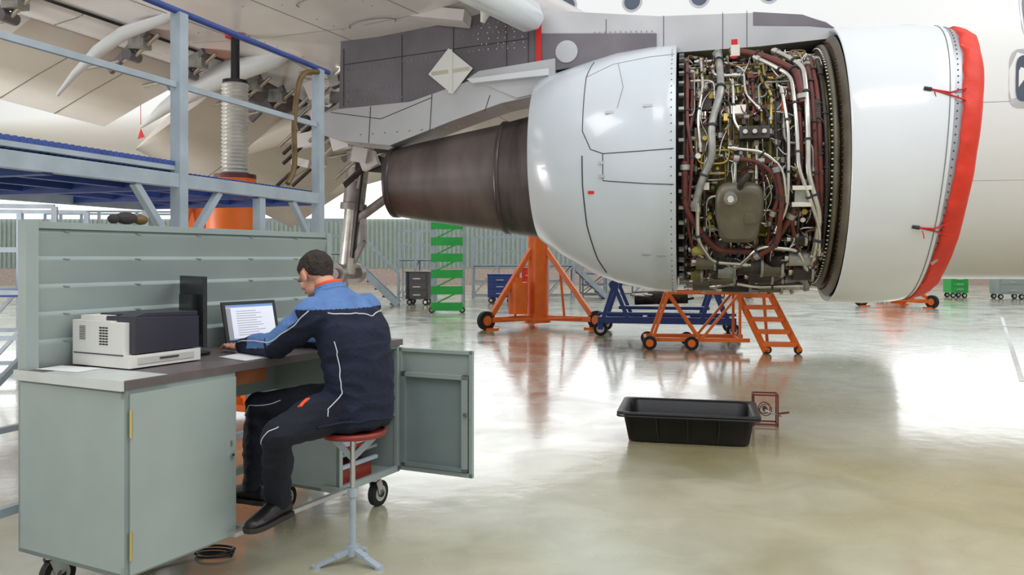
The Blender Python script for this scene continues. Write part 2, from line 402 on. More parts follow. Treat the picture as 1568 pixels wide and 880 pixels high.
ebox(-.8,10,.97,(.22,.09,.10),dgrey)
for i in range(3): b.cyl(E(-.87+i*.07,10,1.01),E(-.87+i*.07,10,1.035),.018,silver,n=10)
ebox(-.92,22,.95,(.13,.07,.08),eng_w); ebox(-.98,38,.9,(.16,.07,.14),olive); ebox(-.8,34,.91,(.13,.08,.12),olive)
ebox(-.86,52,.9,(.2,.07,.1),ltgrey); ebox(-1.2,8,.93,(.09,.06,.2),tankm); ebox(-.46,-18,1.0,(.1,.08,.12),ltgrey)
ebox(-.46,-21,1.05,(.14,.03,.03),eng_w); ebox(-.46,-14,1.05,(.14,.03,.03),eng_w)
ebox(-1.15,30,.92,(.08,.06,.22),dgrey); ebox(-.36,22,.93,(.1,.05,.3),ltgrey); ebox(-.36,-8,.93,(.08,.06,.16),dgrey)
for j in range(9): b.cyl(E(-.4,24-j*1.2,.98),E(-.32,24-j*1.2,.98),.028,dgrey,n=12)
ebox(-1.0,52,.92,(.03,.02,.16),redc); ebox(-.585,22,1.03,(.03,.02,.1),redc)
b.box(E(-.92,62,1.06),(.05,.01,.16),red_t); b.box(E(-.92,55,1.09),(.07,.005,.09),eng_w)
b.tube([E(-1.05,-40-k*6,.9) for k in range(10)],[.10,.12,.12,.13,.12,.12,.12,.12,.12,.1],dgrey,n=14)
b.tube([E(-.6,-50-k*6,.9) for k in range(8)],[.10,.13,.12,.13,.12,.12,.12,.1],dgrey,n=14)
for t,p,r_,L_,m in [(-1.15,-55,.07,.16,tankm),(-.98,-62,.08,.14,ltgrey),(-.8,-58,.09,.2,dgrey),(-.62,-60,.08,.16,tankm),(-.42,-52,.07,.18,ltgrey),(-.38,-64,.08,.16,dgrey),(-1.2,-46,.05,.12,olive),(-.7,-70,.07,.2,dgrey),(-1.0,-74,.07,.2,tankm),(-.45,-40,.05,.12,dgrey),(-1.22,-68,.06,.1,olive),(-1.15,-84,.09,.2,tankm),(-.88,-86,.1,.24,dgrey),(-.6,-84,.1,.2,tankm),(-.4,-82,.08,.18,ltgrey),(-1.1,-97,.1,.26,dgrey),(-.78,-98,.12,.24,tankm),(-.5,-97,.11,.22,dgrey),(-.33,-95,.08,.14,tankm),(-1.25,-93,.07,.12,ltgrey)]:
    b.cyl(E(t-L_/2,p,.98),E(t+L_/2,p,.98),r_,m,n=18); b.cyl(E(t+L_/2-.02,p,.98),E(t+L_/2,p,.98),r_*1.15,ltgrey,n=18); b.cyl(E(t-L_/2,p,.98),E(t-L_/2-.03,p,.98),r_*.5,silver,n=10)
for k in range(380):
    t=rnd.uniform(-1.28,-.3); p=rnd.uniform(-95,64); r_=rnd.uniform(.86,.97)
    if -1.09<t<-.73 and -42<p<-8: continue
    mm=rnd.choice([olive,dgrey,ltgrey,silver,tankm,eng_w,brownh,yelf,blackh,olive])
    if rnd.random()<.5: ebox(t,p,r_,(rnd.uniform(.015,.07),rnd.uniform(.03,.06),rnd.uniform(.015,.07)),mm)
    else: b.cyl(E(t,p,r_-.04),E(t,p,r_+.03),rnd.uniform(.008,.024),mm,n=10)
b.obj('engine_accessories',parent=eng,bevel=.004)
# pylon (part of the airplane)
air=empty('airplane',EO,RZE)
b=MB()
b.prism([(-.08,1.13),(-.16,1.2),(-.35,1.26),(-.7,1.31),(-1.54,1.33),(-1.54,1.0),(-.7,1.02),(-.08,1.06)],-.2,.2,pyl_l)
b.prism([(-.08,1.135),(-.16,1.19),(-.35,1.27),(-.75,1.318),(-.75,1.2),(-.3,1.17)],-.203,.203,pyl_d)
b.prism([(-1.54,1.33),(-2.67,1.46),(-2.67,.88),(-1.54,1.0)],-.2,.2,pyl_l)
b.prism([(-1.56,1.18),(-2.64,1.24),(-2.64,.88),(-1.56,1.0)],-.21,.21,pyl_d)
b.prism([(-2.6,1.44),(-3.17,1.5),(-3.81,1.4),(-4.51,1.3),(-4.53,.62),(-3.81,.66),(-3.17,.84),(-2.6,.9)],-.2,.2,pyl_d)
b.prism([(-4.78,.57),(-4.80,.5),(-4.72,.40),(-4.5,.33),(-4.01,.27),(-3.4,.48),(-2.95,.62),(-2.5,.7),(-2.5,.9),(-3.17,.86),(-3.81,.67),(-4.51,.63)],-.225,.225,pyl_l)
b.prism([(-2.45,.72),(-2.8,.66),(-3.25,.86),(-3.15,.92),(-2.45,1.0)],-.24,.24,pyl_l)
b.prism([(-2.5,.90),(-3.25,.84),(-3.2,.80),(-2.5,.84)],-.3,.3,white_p)
Y=-.226
for pts in [[(-3.05,.7),(-3.1,.55)],[(-3.6,.73),(-3.62,.4)],[(-4.2,.64),(-4.22,.3)],[(-4.6,.6),(-4.1,.52),(-3.6,.7)]]:
    b.tube([(x,Y,z) for x,z in pts],.004,seam,n=5)
for pts in [[(-4.48,1.2),(-4.48,.66)],[(-3.9,1.3),(-3.9,.68)],[(-2.9,1.45),(-2.9,.88)],[(-4.48,1.05),(-2.7,1.2)],[(-2.7,1.4),(-2.7,.9)],[(-3.4,1.4),(-3.4,.8)]]:
    b.tube([(x,-.202,z) for x,z in pts],.004,seam,n=5)
for row in [((-4.44,.7),(-3.9,.72)),((-4.44,1.0),(-2.8,1.15)),((-3.85,.74),(-3.2,.9)),((-4.44,.7),(-4.44,1.05)),((-3.3,1.25),(-2.8,1.3)),((-3.3,1.33),(-2.8,1.38)),((-2.1,1.22),(-1.6,1.2)),((-4.4,.8),(-3.95,.82))]:
    (x0,z0),(x1,z1)=row; n=int(math.hypot(x1-x0,z1-z0)/.045)
    for k in range(n+1): b.sph((x0+(x1-x0)*k/n,-.203 if x0<-2.3 else -.213,z0+(z1-z0)*k/n),.007,ltgrey,nu=5,nv=4)
for k in range(30): b.sph((-3.15+(k%6)*.08+rnd.uniform(-.02,.02),-.203,1.12+(k//6)*.05),.008,pyl_l,nu=6,nv=4)
for k in range(9): b.sph((-4.3+k*.12,-.228,.38+.005*k),.008,ltgrey,nu=6,nv=4)
for x in (-2.0,-1.5,-1.0,-.8): b.tube([(x,-.202,1.0),(x,-.202,1.33)],.003,seam,n=5)
b.cyl((-2.35,-.2,1.06),(-2.35,-.22,1.06),.10,pyl_l,n=20); b.box((-2.6,-.23,1.17),(.05,.012,.42),red_t)
b.obj('engine_pylon',parent=air,bevel=.02)
b=MB(); Rp=Matrix.Rotation(math.radians(40),3,'Y')
b.box((-3.42,-.235,.93),(.30,.006,.30),paper,R=Rp); b.box((-3.42,-.24,.93),(.36,.004,.035),M('masking_tape',(205,198,180),.6),R=Matrix.Rotation(math.radians(-5),3,'Y'))
b.box((-3.42,-.241,.93),(.035,.004,.40),paper)
b.obj('protective_paper_patch',parent=air)
# fuselage
b=MB(); rings=[]
for t,rt,rb,rw in [(-16,1.6,.2,1.6),(-10,2.2,.6,2.2),(-6,2.45,.75,2.45),(-4,2.45,1.2,2.45),(-2.5,2.45,1.9,2.45),(-1.2,2.45,2.4,2.45),(0,2.45,2.45,2.45),(4,2.45,2.45,2.45),(7,2.45,2.45,2.45),(9.5,2.1,2.2,2.1),(11,1.4,1.6,1.4),(12,.4,.5,.4)]:
    ring=[]
    for k in range(72):
        a=2*math.pi*k/72; ring.append(V((t,5.4-rw*math.cos(a),1.37+(rt if math.sin(a)>0 else rb)*math.sin(a))))
    rings.append(ring)
b.loft(rings,wht_f,True)
def FS(t,ph,off=.004):
    a=math.radians(ph); return V((t,5.4-(2.45+off)*math.cos(a),1.37+(2.45+off)*math.sin(a)))
winm=M('cabin_window_glass',(84,92,108),.15,0,.1,2)
for k in range(10):
    t=-2.84+.85*k
    for sc,m,of in ((1.3,pyl_l,.003),(1,winm,.008)):
        ring=[FS(t+math.cos(a)*.10*sc,28.6+math.sin(a)*3.2*sc,of) for a in [2*math.pi*j/24 for j in range(24)]]
        b.add(ring,[tuple(range(24))],m)
for ph in (-8,-30): b.tube([FS(-1+k*.5,ph,-.004) for k in range(20)],.006,pyl_l,n=5)
def rrect(t,ph,ht,hp_,n=24,of=.004): return [FS(t+math.copysign(abs(math.cos(a))**.5,math.cos(a))*ht,ph+math.copysign(abs(math.sin(a))**.5,math.sin(a))*hp_,of) for a in [2*math.pi*j/n for j in range(n)]]
b.add(rrect(2.52,-2,.19,8),[tuple(range(24))],pyl_l); b.add(rrect(2.54,-2,.14,6.2,of=.008),[tuple(range(24))],winm)
b.add(rrect(2.6,16,.12,7),[tuple(range(24))],pyl_l); b.add(rrect(2.6,16,.09,5.5,of=.008),[tuple(range(24))],winm)
b.obj('fuselage',parent=air)
MI=(Matrix.Translation(EO)@Matrix.Rotation(RZE,4,'Z')).inverted()
def L(p): return MI@V(p)
ST=[(L((3.02,11.05,3.55)),6.5),(L((.19,7.56,3.9)),4.5),(L((-2.01,4.84,4.15)),4.0),(L((-4.2,2.1,4.4)),3.4)]
def wst(s):
    i=min(2,max(0,int(s))); k=s-i; return ST[i][0].lerp(ST[i+1][0],k),ST[i][1]*(1-k)+ST[i+1][1]*k
PR=[(0,0,0),(.015,.03,-.025),(.06,.05,-.042),(.15,.065,-.052),(.3,.07,-.055),(.5,.06,-.045),(.7,.04,-.025)]
def wing_pt(s,xc,side=-1,off=0):
    le,c=wst(s)
    for i in range(len(PR)-1):
        if xc<=PR[i+1][0] or i==len(PR)-2:
            k=(xc-PR[i][0])/(PR[i+1][0]-PR[i][0]); z=PR[i][1 if side>0 else 2]*(1-k)+PR[i+1][1 if side>0 else 2]*k;break
    return le+V((-xc*c,0,z*c-.12*xc*c*.9+off))
b=MB(); rings=[]
for s in [x*.25 for x in range(13)]:
    rings.append([wing_pt(s,p[0],1) for p in PR]+[wing_pt(s,p[0],-1) for p in reversed(PR[1:])])
b.loft(rings,winggrey,True)
for xc in (.06,.16,.36,.56): b.tube([wing_pt(s*.1,xc,-1,.002) for s in range(0,31)],.005,seam_l,n=5)
for s in [.2,.6,1.15,1.5,1.8,2.1,2.5]: b.tube([wing_pt(s,xc*.05+.02,-1,.002) for xc in range(14)],.004,seam_l,n=5)
for s in [.3+.17*k for k in range(15)]:
    c0=wing_pt(s,.26,-1,-.002)
    ring=[c0+V((math.cos(a)*.22,math.sin(a)*.12,-.12*.9*-math.cos(a)*.22)) for a in [2*math.pi*j/24 for j in range(24)]]
    b.tube(ring,.004,seam_l,n=5,closed=True)
for k in range(160):
    s=rnd.uniform(.1,2.5); b.sph(wing_pt(s,rnd.choice((.1,.2,.33,.4,.52,.6)),-1,0),.006,seam_l,nu=5,nv=4)
b.loft([[wing_pt(s,.70,1),wing_pt(s,.70,-1)+V((0,0,.03)),wing_pt(s,.70,-1)+V((-.16*wst(s)[1],0,.08)),wing_pt(s,.70,1)+V((-.16*wst(s)[1],0,-.05))] for s in (0,.5,1,1.5,2,2.5,3)],gap,True,False)
b.obj('wing',parent=air)
def flap(name,s0,s1,x0,x1,droop,dz,m=flapgrey):
    b=MB(); rings=[]
    for k in range(5):
        s=s0+(s1-s0)*k/4; p=wing_pt(s,.7,-1,0); le,c=wst(s); ch=(x1-x0)*c; o=p+V((-(x0-.7)*c,0,dz))
        cs,sn=math.cos(droop),math.sin(droop)
        pr=[(0,0),(.05,.05),(.25,.075),(.6,.05),(1,.0),(.6,-.015),(.25,-.04),(.05,-.03)]
        rings.append([o+V((-(x*cs*ch)+z*sn*ch*-1,0,-x*sn*ch+z*cs*ch)) for x,z in pr])
    b.loft(rings,m,True)
    for fr in (.33,.66):
        rr=[V(rings[0][0]).lerp(V(rings[-1][0]),fr)-V((0,0,.0)),V(rings[0][6]).lerp(V(rings[-1][6]),fr),V(rings[0][5]).lerp(V(rings[-1][5]),fr),V(rings[0][4]).lerp(V(rings[-1][4]),fr)]
        b.tube(rr,.005,seam_l,n=5)
    b.obj(name,parent=air)
flap('flap_inboard',.08,.93,.76,1.02,math.radians(34),-.12)
flap('flap_outboard',1.0,1.48,.77,1.04,math.radians(28),-.06)
flap('flap_outboard_tip',1.53,2.3,.77,1.04,math.radians(28),-.06)
flap('flap_vane',1.0,2.3,.70,.77,math.radians(15),-.03,winggrey)
b=MB()
for s,sc,l_ in ((.12,1.1,1),(.62,1.05,.95),(1.0,.7,.75),(1.36,.35,.5)):
    p=wing_pt(s,.62,-1,-.03); pts=[p+V((.45,0,.1)),p+V((.2,0,0)),p+V((-.4*l_,0,-.10)),p+V((-.9*l_,0,-.24)),p+V((-1.4*l_,0,-.44)),p+V((-1.75*l_,0,-.62))]
    b.tube(pts,[.02,.12*sc,.17*sc,.16*sc,.09*sc,.015],flapgrey if s<1 else white_p,n=16)
for s in (.35,.5,.8,.9,1.1,1.28,1.6,1.9):
    p=wing_pt(s,.68,-1,-.02)
    b.beam(p,p+V((-.45,.1,-.32)),.04,.07,pyl_d); b.tube([p+V((.1,.05,-.02)),p+V((-.2,.08,-.22)),p+V((-.7,.05,-.3))],.022,silver,n=8)
    b.cyl(p+V((-.2,0,-.2)),p+V((-.2,.16,-.2)),.05,pyl_d,n=12); b.box(p+V((-.1,.05,-.08)),(.16,.12,.14),ltgrey)
for s in (1.02,1.15,1.3,1.5,1.7,.7,.9):
    p=wing_pt(s,.98,-1,-.52 if s<1 else -.35); b.add([p,p+V((-.04,0,-.12)),p+V((.05,0,-.1))],[(0,1,2)],red_t); b.tube([p+V((0,0,.25)),p],.003,red_t,n=4)
b.obj('flap_tracks_and_linkages',parent=air)
b=MB(); rings=[]
for q in (.35,.45,1.2,2.2,3.4):
    P=L((.19-.629*q,7.56-.777*q,3.56+.085*(q-.35))); sc=1.0 if q<.4 else 1.35
    rings.append([P+V((x*sc+.16,0,z*sc)) for x,z in [(.16,0),(.13,.08),(.02,.15),(-.2,.2),(-.42,.2),(-.2,.13),(-.04,.05),(-.02,-.04),(.03,-.10),(.11,-.08)]])
b.loft(rings,white_p,True); b.tube([r[7] for r in rings],.010,gap,n=6)
b.obj('slat',parent=air)
b=MB()
for k in range(26):
    x=rnd.uniform(-4.9,-2.6); y=rnd.uniform(.0,1.2); z=1.2+rnd.uniform(-.15,.35)-(.12*(-2.6-x))
    b.tube([(x,y,z),(x-.2,y+.1,z-.12),(x-.5,y,z-.05)],rnd.uniform(.012,.04),rnd.choice([gap,silver,ltgrey,pyl_d]),n=8)
for k in range(18):
    x=rnd.uniform(-5.6,-4.65); z=1.2-rnd.uniform(0,.95); y=rnd.uniform(.3,1.2)
    b.box((x,y,z),(rnd.uniform(.08,.3),.1,rnd.uniform(.06,.2)),rnd.choice([gap,ltgrey,winggrey,pyl_d,flapgrey]),R=Matrix.Rotation(rnd.uniform(-.6,.6),3,'Y'))
    b.tube([(x,y,z),(x-.3,y,z-.25)],.02,rnd.choice([silver,gap]),n=8)
b.tube([(-3.05,-.5,1.55),(-3.0,-.5,1.42),(-3.05,-.5,1.28)],[.03,.07,.02],eng_w,n=10)
b.box((-3.6,-.35,1.42),(.75,.25,.10),winggrey,R=Matrix.Rotation(.15,3,'Y'))
b.tube([(-2.75,-1.2,1.75),(-2.8,-1.2,1.62),(-2.78,-1.2,1.5)],[.02,.035,.015],eng_w,n=8)
b.obj('wing_root_mechanism',parent=air)
b=MB(); gm=M('gear_strut_grey',(158,150,148),.4,.25,.15,5)
T=L((-1.90,10.5,3.4)); B=L((-2.13,10.5,1.25))
b.cyl(T,T.lerp(B,.6),.15,gm,r2=.14,n=20); b.cyl(T.lerp(B,.5),B,.11,silver,n=20); b.cyl(T.lerp(B,.58),T.lerp(B,.62),.17,gm,n=20)
b.tube([T+V((.3,-.1,0)),T.lerp(B,.5)+V((.1,-.12,0))],.045,gm,n=10); b.tube([B.lerp(T,.3)+V((.62,0,.42)),B.lerp(T,.3)],.06,gm,n=10); b.box(B.lerp(T,.3)+V((.64,0,.45)),(.2,.15,.16),gm)
b.tube([T+V((.15,-.17,0)),T.lerp(B,.4)+V((.14,-.17,0)),B+V((.14,-.13,.2))],.018,blackh,n=8,fil=.1)
b.beam(B.lerp(T,.35)+V((.14,0,0)),B+V((.24,0,.42)),.08,.06,gm); b.beam(B+V((.24,0,.42)),B+V((.08,0,.12)),.08,.06,gm)
b.cyl(B+V((0,-.4,0)),B+V((0,.4,0)),.07,gm,n=16); b.cyl(B+V((0,-.36,0)),B+V((0,-.22,0)),.13,gm,n=24); b.cyl(B+V((0,.36,0)),B+V((0,.22,0)),.13,gm,n=24)
for k in range(4): b.cyl(T.lerp(B,.2+.08*k),T.lerp(B,.21+.08*k),.158,steelw,n=20)
b.obj('main_landing_gear',parent=air)
b=MB(); b.lathe([(-2.8,.7),(-1.4,1.08),(-.4,1.15),(.2,1.15),(.6,1.08),(.78,.95),(.7,.88),(.3,.85)],white_p); b.lathe([(.3,.86),(.3,.01)],dgrey)
o=b.obj('far_engine_nacelle',parent=air); o.location=(2.2,11.6,-.35)
# ------------------------------------------------------------ WORKBENCH
RD=math.radians(62.6); DO=(-1.52,3.2,0)
desk=MB(); d=desk
DW,DD=1.87,.68; H0,H1=.935,.97
d.b2(-.01,DW,-.012,DD,H0,H1,lino); d.b2(-.022,-.01,-.014,DD,H0-.005,H1+.002,edge_w); d.b2(-.02,.2,-.004,.5,H1-.002,H1+.0008,edge_w); d.b2(-.01,.2,-.018,-.012,H0,H1,lino)
def panelbox(x0,x1,z0,z1):
    th=.018
    d.b2(x0,x0+th,0,DD,z0,z1,teal); d.b2(x1-th,x1,0,DD,z0,z1,teal); d.b2(x0,x1,DD-th,DD,z0,z1,teal)
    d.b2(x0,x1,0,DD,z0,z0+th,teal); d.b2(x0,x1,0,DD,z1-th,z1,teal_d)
panelbox(0,.57,.19,H0); d.b2(.0,.57,-.002,.02,.19,.235,teal); d.b2(0,.57,-.002,.02,H0-.04,H0,teal)
d.b2(.012,.558,-.02,-.002,.205,.915,teal); d.b2(.0,.012,-.012,.0,.19,H0,teal_d)
for z in (.32,.80): d.cyl((.012,-.024,z-.055),(.012,-.024,z+.055),.006,brass,n=10)
d.cyl((.53,-.02,.57),(.53,-.032,.57),.011,steel,n=14); d.b2(.525,.535,-.034,-.03,.565,.575,blk)
for z in (.612,.626): d.tube([(.53+.005*math.cos(a),-.0205,z+.006*math.sin(a)) for a in [k*.6 for k in range(11)]],.0013,blk,n=5)
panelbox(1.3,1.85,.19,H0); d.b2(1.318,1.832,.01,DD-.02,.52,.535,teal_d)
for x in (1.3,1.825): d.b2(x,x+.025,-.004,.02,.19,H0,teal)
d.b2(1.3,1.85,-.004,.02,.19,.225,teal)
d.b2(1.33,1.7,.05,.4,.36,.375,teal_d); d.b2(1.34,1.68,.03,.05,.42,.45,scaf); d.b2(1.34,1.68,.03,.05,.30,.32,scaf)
d.b2(1.36,1.66,.06,.36,.21,.30,redseat); d.b2(1.36,1.66,.06,.36,.55,.68,blk2); d.b2(1.38,1.6,.08,.3,.38,.41,redc)
d.b2(.57,1.3,.45,.47,.72,H0,teal_d); d.b2(.60,.82,.05,.4,.86,.925,M('wood_drawer',(150,92,60),.5,0,.2,6)); d.b2(.57,1.3,.6,.64,.25,.29,teal)
d.b2(.5,1.32,-.075,-.045,.215,.235,steelw); d.b2(.59,.61,-.06,.1,.2,.23,teal); d.b2(1.27,1.29,-.06,.1,.2,.23,teal)
d.beam((.6,.62,.3),(1.0,.62,.9),.02,.02,scaf); d.b2(.62,.64,.6,.62,.29,.9,scaf); d.b2(.75,.77,.6,.62,.29,.9,scaf)
hinge=V((1.86,0,0)); dirv=V((.05,-1,0)).normalized(); nrm=V((1,.05,0)).normalized()
Rz=math.atan2(dirv.y,dirv.x)
def dbx(a0,a1,z0,z1,y0,y1,m): d.box(hinge+dirv*((a0+a1)/2)+nrm*((y0+y1)/2)*-1+V((0,0,(z0+z1)/2)),(a1-a0,abs(y1-y0),z1-z0),m,rz=Rz)
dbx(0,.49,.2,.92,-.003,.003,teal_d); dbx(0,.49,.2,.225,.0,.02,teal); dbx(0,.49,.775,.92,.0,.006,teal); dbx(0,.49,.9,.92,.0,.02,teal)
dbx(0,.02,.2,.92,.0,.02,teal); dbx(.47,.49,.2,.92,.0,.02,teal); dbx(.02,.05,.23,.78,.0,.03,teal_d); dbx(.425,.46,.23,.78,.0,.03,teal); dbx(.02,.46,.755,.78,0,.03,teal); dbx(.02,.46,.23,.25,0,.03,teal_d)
d.cyl(hinge+dirv*.455-nrm*.03+V((0,0,.56)),hinge+dirv*.455-nrm*.045+V((0,0,.56)),.012,steel,n=12)
Z0,Z1=H1,1.61
n=5; hh=(Z1-Z0-.03)/n
poly=[(DD,Z0)]
for i in range(n):
    z=Z0+i*hh; poly+= [(DD-.022,z),(DD-.05,z+hh*.86),(DD-.03,z+hh*.90),(DD-.022,z+hh)]
poly+=[(DD-.04,Z1-.03),(DD-.04,Z1),(DD,Z1)]
nn=len(poly); x0,x1=.05,1.98
d.add([(x0,y,z) for y,z in poly]+[(x1,y,z) for y,z in poly],[tuple(range(nn)),tuple(range(nn,2*nn))]+[(i,(i+1)%nn,nn+(i+1)%nn,nn+i) for i in range(nn)],teal)
d.b2(0,.055,DD-.055,DD+.005,H1-.01,Z1+.005,teal); d.b2(1.95,1.99,DD-.05,DD+.005,.2,Z1,teal)
for i in range(n):
    for k in range(5): d.b2(.18+k*.37,.20+k*.37,DD-.053,DD-.03,Z0+(i+1)*hh-.016,Z0+(i+1)*hh-.010,teal_d)
def castor(x,y,r=.075):
    d.b2(x-.05,x+.05,y-.045,y+.045,.172,.19,steelw); d.cyl((x,y,.172),(x,y,.15),.022,steelw,n=12)
    d.cyl((x+.03,y-.018,r),(x+.03,y+.018,r),r,rubber,n=28); d.cyl((x+.03,y-.021,r),(x+.03,y+.021,r),r*.62,steelw,n=24); d.cyl((x+.03,y-.03,r),(x+.03,y+.03,r),r*.3,blk,n=12)
    for sy in (-.027,.027): d.beam((x,y+sy,.155),(x+.03,y+sy,r),.006,.045,steelw)
castor(1.72,.08); castor(1.4,.5); castor(.08,.58); castor(.5,.58)
d.obj('mobile_workbench',DO,RD,bevel=.003)
# printer
p=MB(); x0,x1,y0,y1=.2,.58,.25,.61; z=H1+.001
p.b2(x0+.0,x1,y0-.02,y1,z+.005,z+.06,prn_w)
p.b2(x0+.0,x1,y0+.1,y1,z+.06,z+.205,prn_w)
p.b2(x0-.0,x0+.045,y0+.02,y0+.1,z+.06,z+.20,prn_w)
p.prism([(x0+.03,z+.065),(x1-.005,z+.065),(x1-.005,z+.21),(x0+.03,z+.225)],y0-.015,y0+.17,prn_d)
p.prism([(x0+.03,z+.225),(x1-.0,z+.212),(x1,z+.232),(x0+.1,z+.24)],y0-.0,y0+.1,prn_d)
p.b2(x0+.02,x1-.02,y0+.17,y1-.03,z+.205,z+.225,prn_w); p.b2(x0+.08,x1-.06,y0+.12,y1-.08,z+.222,z+.232,prn_d)
p.b2(x0+.04,x1-.04,y0-.024,y0-.02,z+.02,z+.05,M('printer_tray_line',(200,198,190),.5)); p.b2(x0+.15,x1-.13,y0-.03,y0-.02,z+.035,z+.042,prn_d)
p.b2(x0-.003,x0+.01,y0+.02,y0+.35,z+.057,z+.062,prn_d)
for j in range(7):
    for i in range(3): p.b2(x0-.003,x0+.01,y0+.12+i*.02,y0+.135+i*.02,z+.10+j*.012,z+.106+j*.012,blk)
for j in range(8): p.b2(x0-.003,x0+.01,y0+.27,y0+.31,z+.12+j*.008,z+.123+j*.008,prn_d)
for x,y in ((x0+.04,y0),(x1-.04,y0),(x0+.04,y1-.04),(x1-.04,y1-.04)): p.cyl((x,y+.01,z),(x,y+.01,z+.006),.012,blk,n=10)
p.obj('laser_printer',DO,RD,bevel=.006)
m=MB(); mc=(-1.580,4.06,H1+.001); ang=math.atan2(.24,-.205)
m.b2(-.165,.165,-.016,.004,.05,.39,blk2); m.b2(-.155,.155,.003,.0055,.065,.375,blk); m.b2(-.09,.09,-.045,-.014,.11,.30,blk2)
m.b2(-.025,.025,-.04,-.015,.01,.2,blk2); m.cyl((0,-.01,0),(0,-.01,.012),.085,blk2,n=28)
m.obj('computer_monitor',mc,ang+math.pi,bevel=.004)
scr=M('laptop_screen_page',(222,226,238),.4,0,.01,3,emit=.32); scrb=M('laptop_screen_blue',(110,140,190),.4,emit=.4); txt=M('screen_text_grey',(150,152,160),.5,emit=.3)
l=MB(); W=.34
l.b2(-W/2,W/2,-.235,0,0,.018,blk2)
l.b2(-W/2+.03,W/2-.03,-.13,-.03,.018,.0195,blk)
for r_ in range(5):
    for c_ in range(13): l.b2(-.135+c_*.021,-.135+c_*.021+.017,-.125+r_*.019,-.125+r_*.019+.015,.0195,.022,blk2)
l.b2(-.05,.05,-.215,-.15,.018,.0187,prn_d)
RX=Matrix.Rotation(math.radians(-14),3,'X')
def lb(x0,x1,y0,y1,z0,z1,mt):
    c=RX@V(((x0+x1)/2,(y0+y1)/2,(z0+z1)/2))+V((0,-.002,.016)); l.box(c,(x1-x0,y1-y0,z1-z0),mt,R=RX)
lb(-W/2,W/2,0,.01,0,.235,blk2); lb(-.15,.15,-.0015,0,.028,.216,scr); lb(-.15,.15,-.0025,-.001,.203,.216,scrb); lb(-.15,-.122,-.0025,-.001,.028,.2,txt)
for k in range(11): lb(-.09,-.09+random.uniform(.12,.2),-.0025,-.0012,.05+k*.013,.053+k*.013,txt)
lb(-.15,.15,-.0025,-.001,.026,.034,scrb)
l.cyl((-.12,-.004,.017),(-.05,-.004,.017),.007,blk,n=8); l.cyl((.05,-.004,.017),(.12,-.004,.017),.007,blk,n=8)
l.obj('laptop',(-1.40,4.44,H1+.001),math.atan2(.8,.6),bevel=.002)
s=MB()
for k in range(4):
    s.box((.76+.012*k,.12+.02*(k%2),H1+.002+.0015*k),(.15,.21,.001),paper,rz=.12*k-.2)
s.obj('paper_sheets',DO,RD)
s=MB(); s.box((.11,.5,H1+.0025),(.13,.25,.001),paper,rz=.1); s.obj('paper_sheet',DO,RD)
s=MB(); s.tube([(.60,.3,H1+.01),(.625,.34,H1+.01),(.60,.42,H1+.02),(.63,.5,H1+.01),(.61,.56,H1+.01)],.005,blk,n=6,fil=.05); s.obj('printer_cable',DO,RD)
s=MB(); s.sph((-.0,0,.032),(.06,.03,.03),gap); s.sph((.08,0,.027),(.04,.028,.025),ochre); s.sph((-.07,.0,.025),(.03,.025,.022),gap)
s.obj('work_gloves',(DO[0]+.46*.52-.888*.67,DO[1]+.888*.52+.46*.67,1.612),RD)
# ------------------------------------------------------------ STOOL
s=MB(); sx,sy=-.757,3.88
s.cyl((0,0,.612),(0,0,.635),.155,redseat,n=48); s.tube([V((.15*math.cos(a),.15*math.sin(a),.627)) for a in [2*math.pi*k/48 for k in range(48)]],.012,redseat,n=10,closed=True)
s.cyl((0,0,.60),(0,0,.614),.07,scaf,n=24); s.cyl((0,0,.05),(0,0,.34),.016,scaf,n=16); s.cyl((0,0,.3),(0,0,.60),.013,steel,n=16); s.cyl((0,0,.32),(0,0,.36),.024,scaf,n=16)
s.beam((0,0,.5),(.1,0,.60),.008,.03,scaf); s.beam((0,0,.5),(-.1,0,.60),.008,.03,scaf); s.beam((0,0,.5),(0,.1,.60),.008,.03,scaf)
s.cyl((0,0,.04),(0,0,.09),.03,scaf,n=16)
for ex,ey in ((-.16,-.06),(.14,-.075),(.02,.17)):
    s.beam((0,0,.07),(ex*.5,ey*.5,.04),.035,.022,scaf); s.beam((ex*.45,ey*.45,.042),(ex,ey,.008),.035,.014,scaf); s.cyl((ex,ey,0),(ex,ey,.014),.022,scaf,n=12)
s.obj('work_stool',(sx,sy,0),0,bevel=.002)
# ------------------------------------------------------------ MECHANIC
man=empty('seated_mechanic',(0,0,0))
navy=M('jacket_navy',(22,29,52),.85,0,.12,12,.35,45); navyt=M('trousers_navy',(17,21,36),.85,0,.12,12,.35,45); lblue=M('jacket_light_blue',(90,124,178),.8,0,.08,12,.35,45)
orng=M('orange_trim',(232,84,40),.7); piping=M('reflective_piping',(200,206,216),.5); skin=M('skin',(210,152,126),.5,0,.06,15); hair=M('hair_dark_brown',(50,36,30),.6,0,.35,60,.7,90)
shoe=M('shoe_leather_black',(24,23,25),.4,0,.1); sole=M('shoe_sole',(48,44,42),.7)
def remesh(mb,name,vox,it=4,fn=None):
    o=mb.obj('tmp'); r=o.modifiers.new('r','REMESH'); r.mode='VOXEL'; r.voxel_size=vox; r.adaptivity=0
    sm=o.modifiers.new('s','SMOOTH'); sm.factor=.5; sm.iterations=it
    dg=bpy.context.evaluated_depsgraph_get(); dg.update(); me=bpy.data.meshes.new_from_object(o.evaluated_get(dg)); me.name=name
    bpy.data.objects.remove(o)
    if fn: fn(me)
    for p_ in me.polygons: p_.use_smooth=True
    no=bpy.data.objects.new(name,me); COL.objects.link(no); no.parent=man
    return no
def limb(mb,pts,rs,m,n=18):
    mb.tube(pts,rs,m,n=n)
    for p_,r_ in zip(pts,rs): mb.sph(p_,r_,m,nu=16,nv=10)
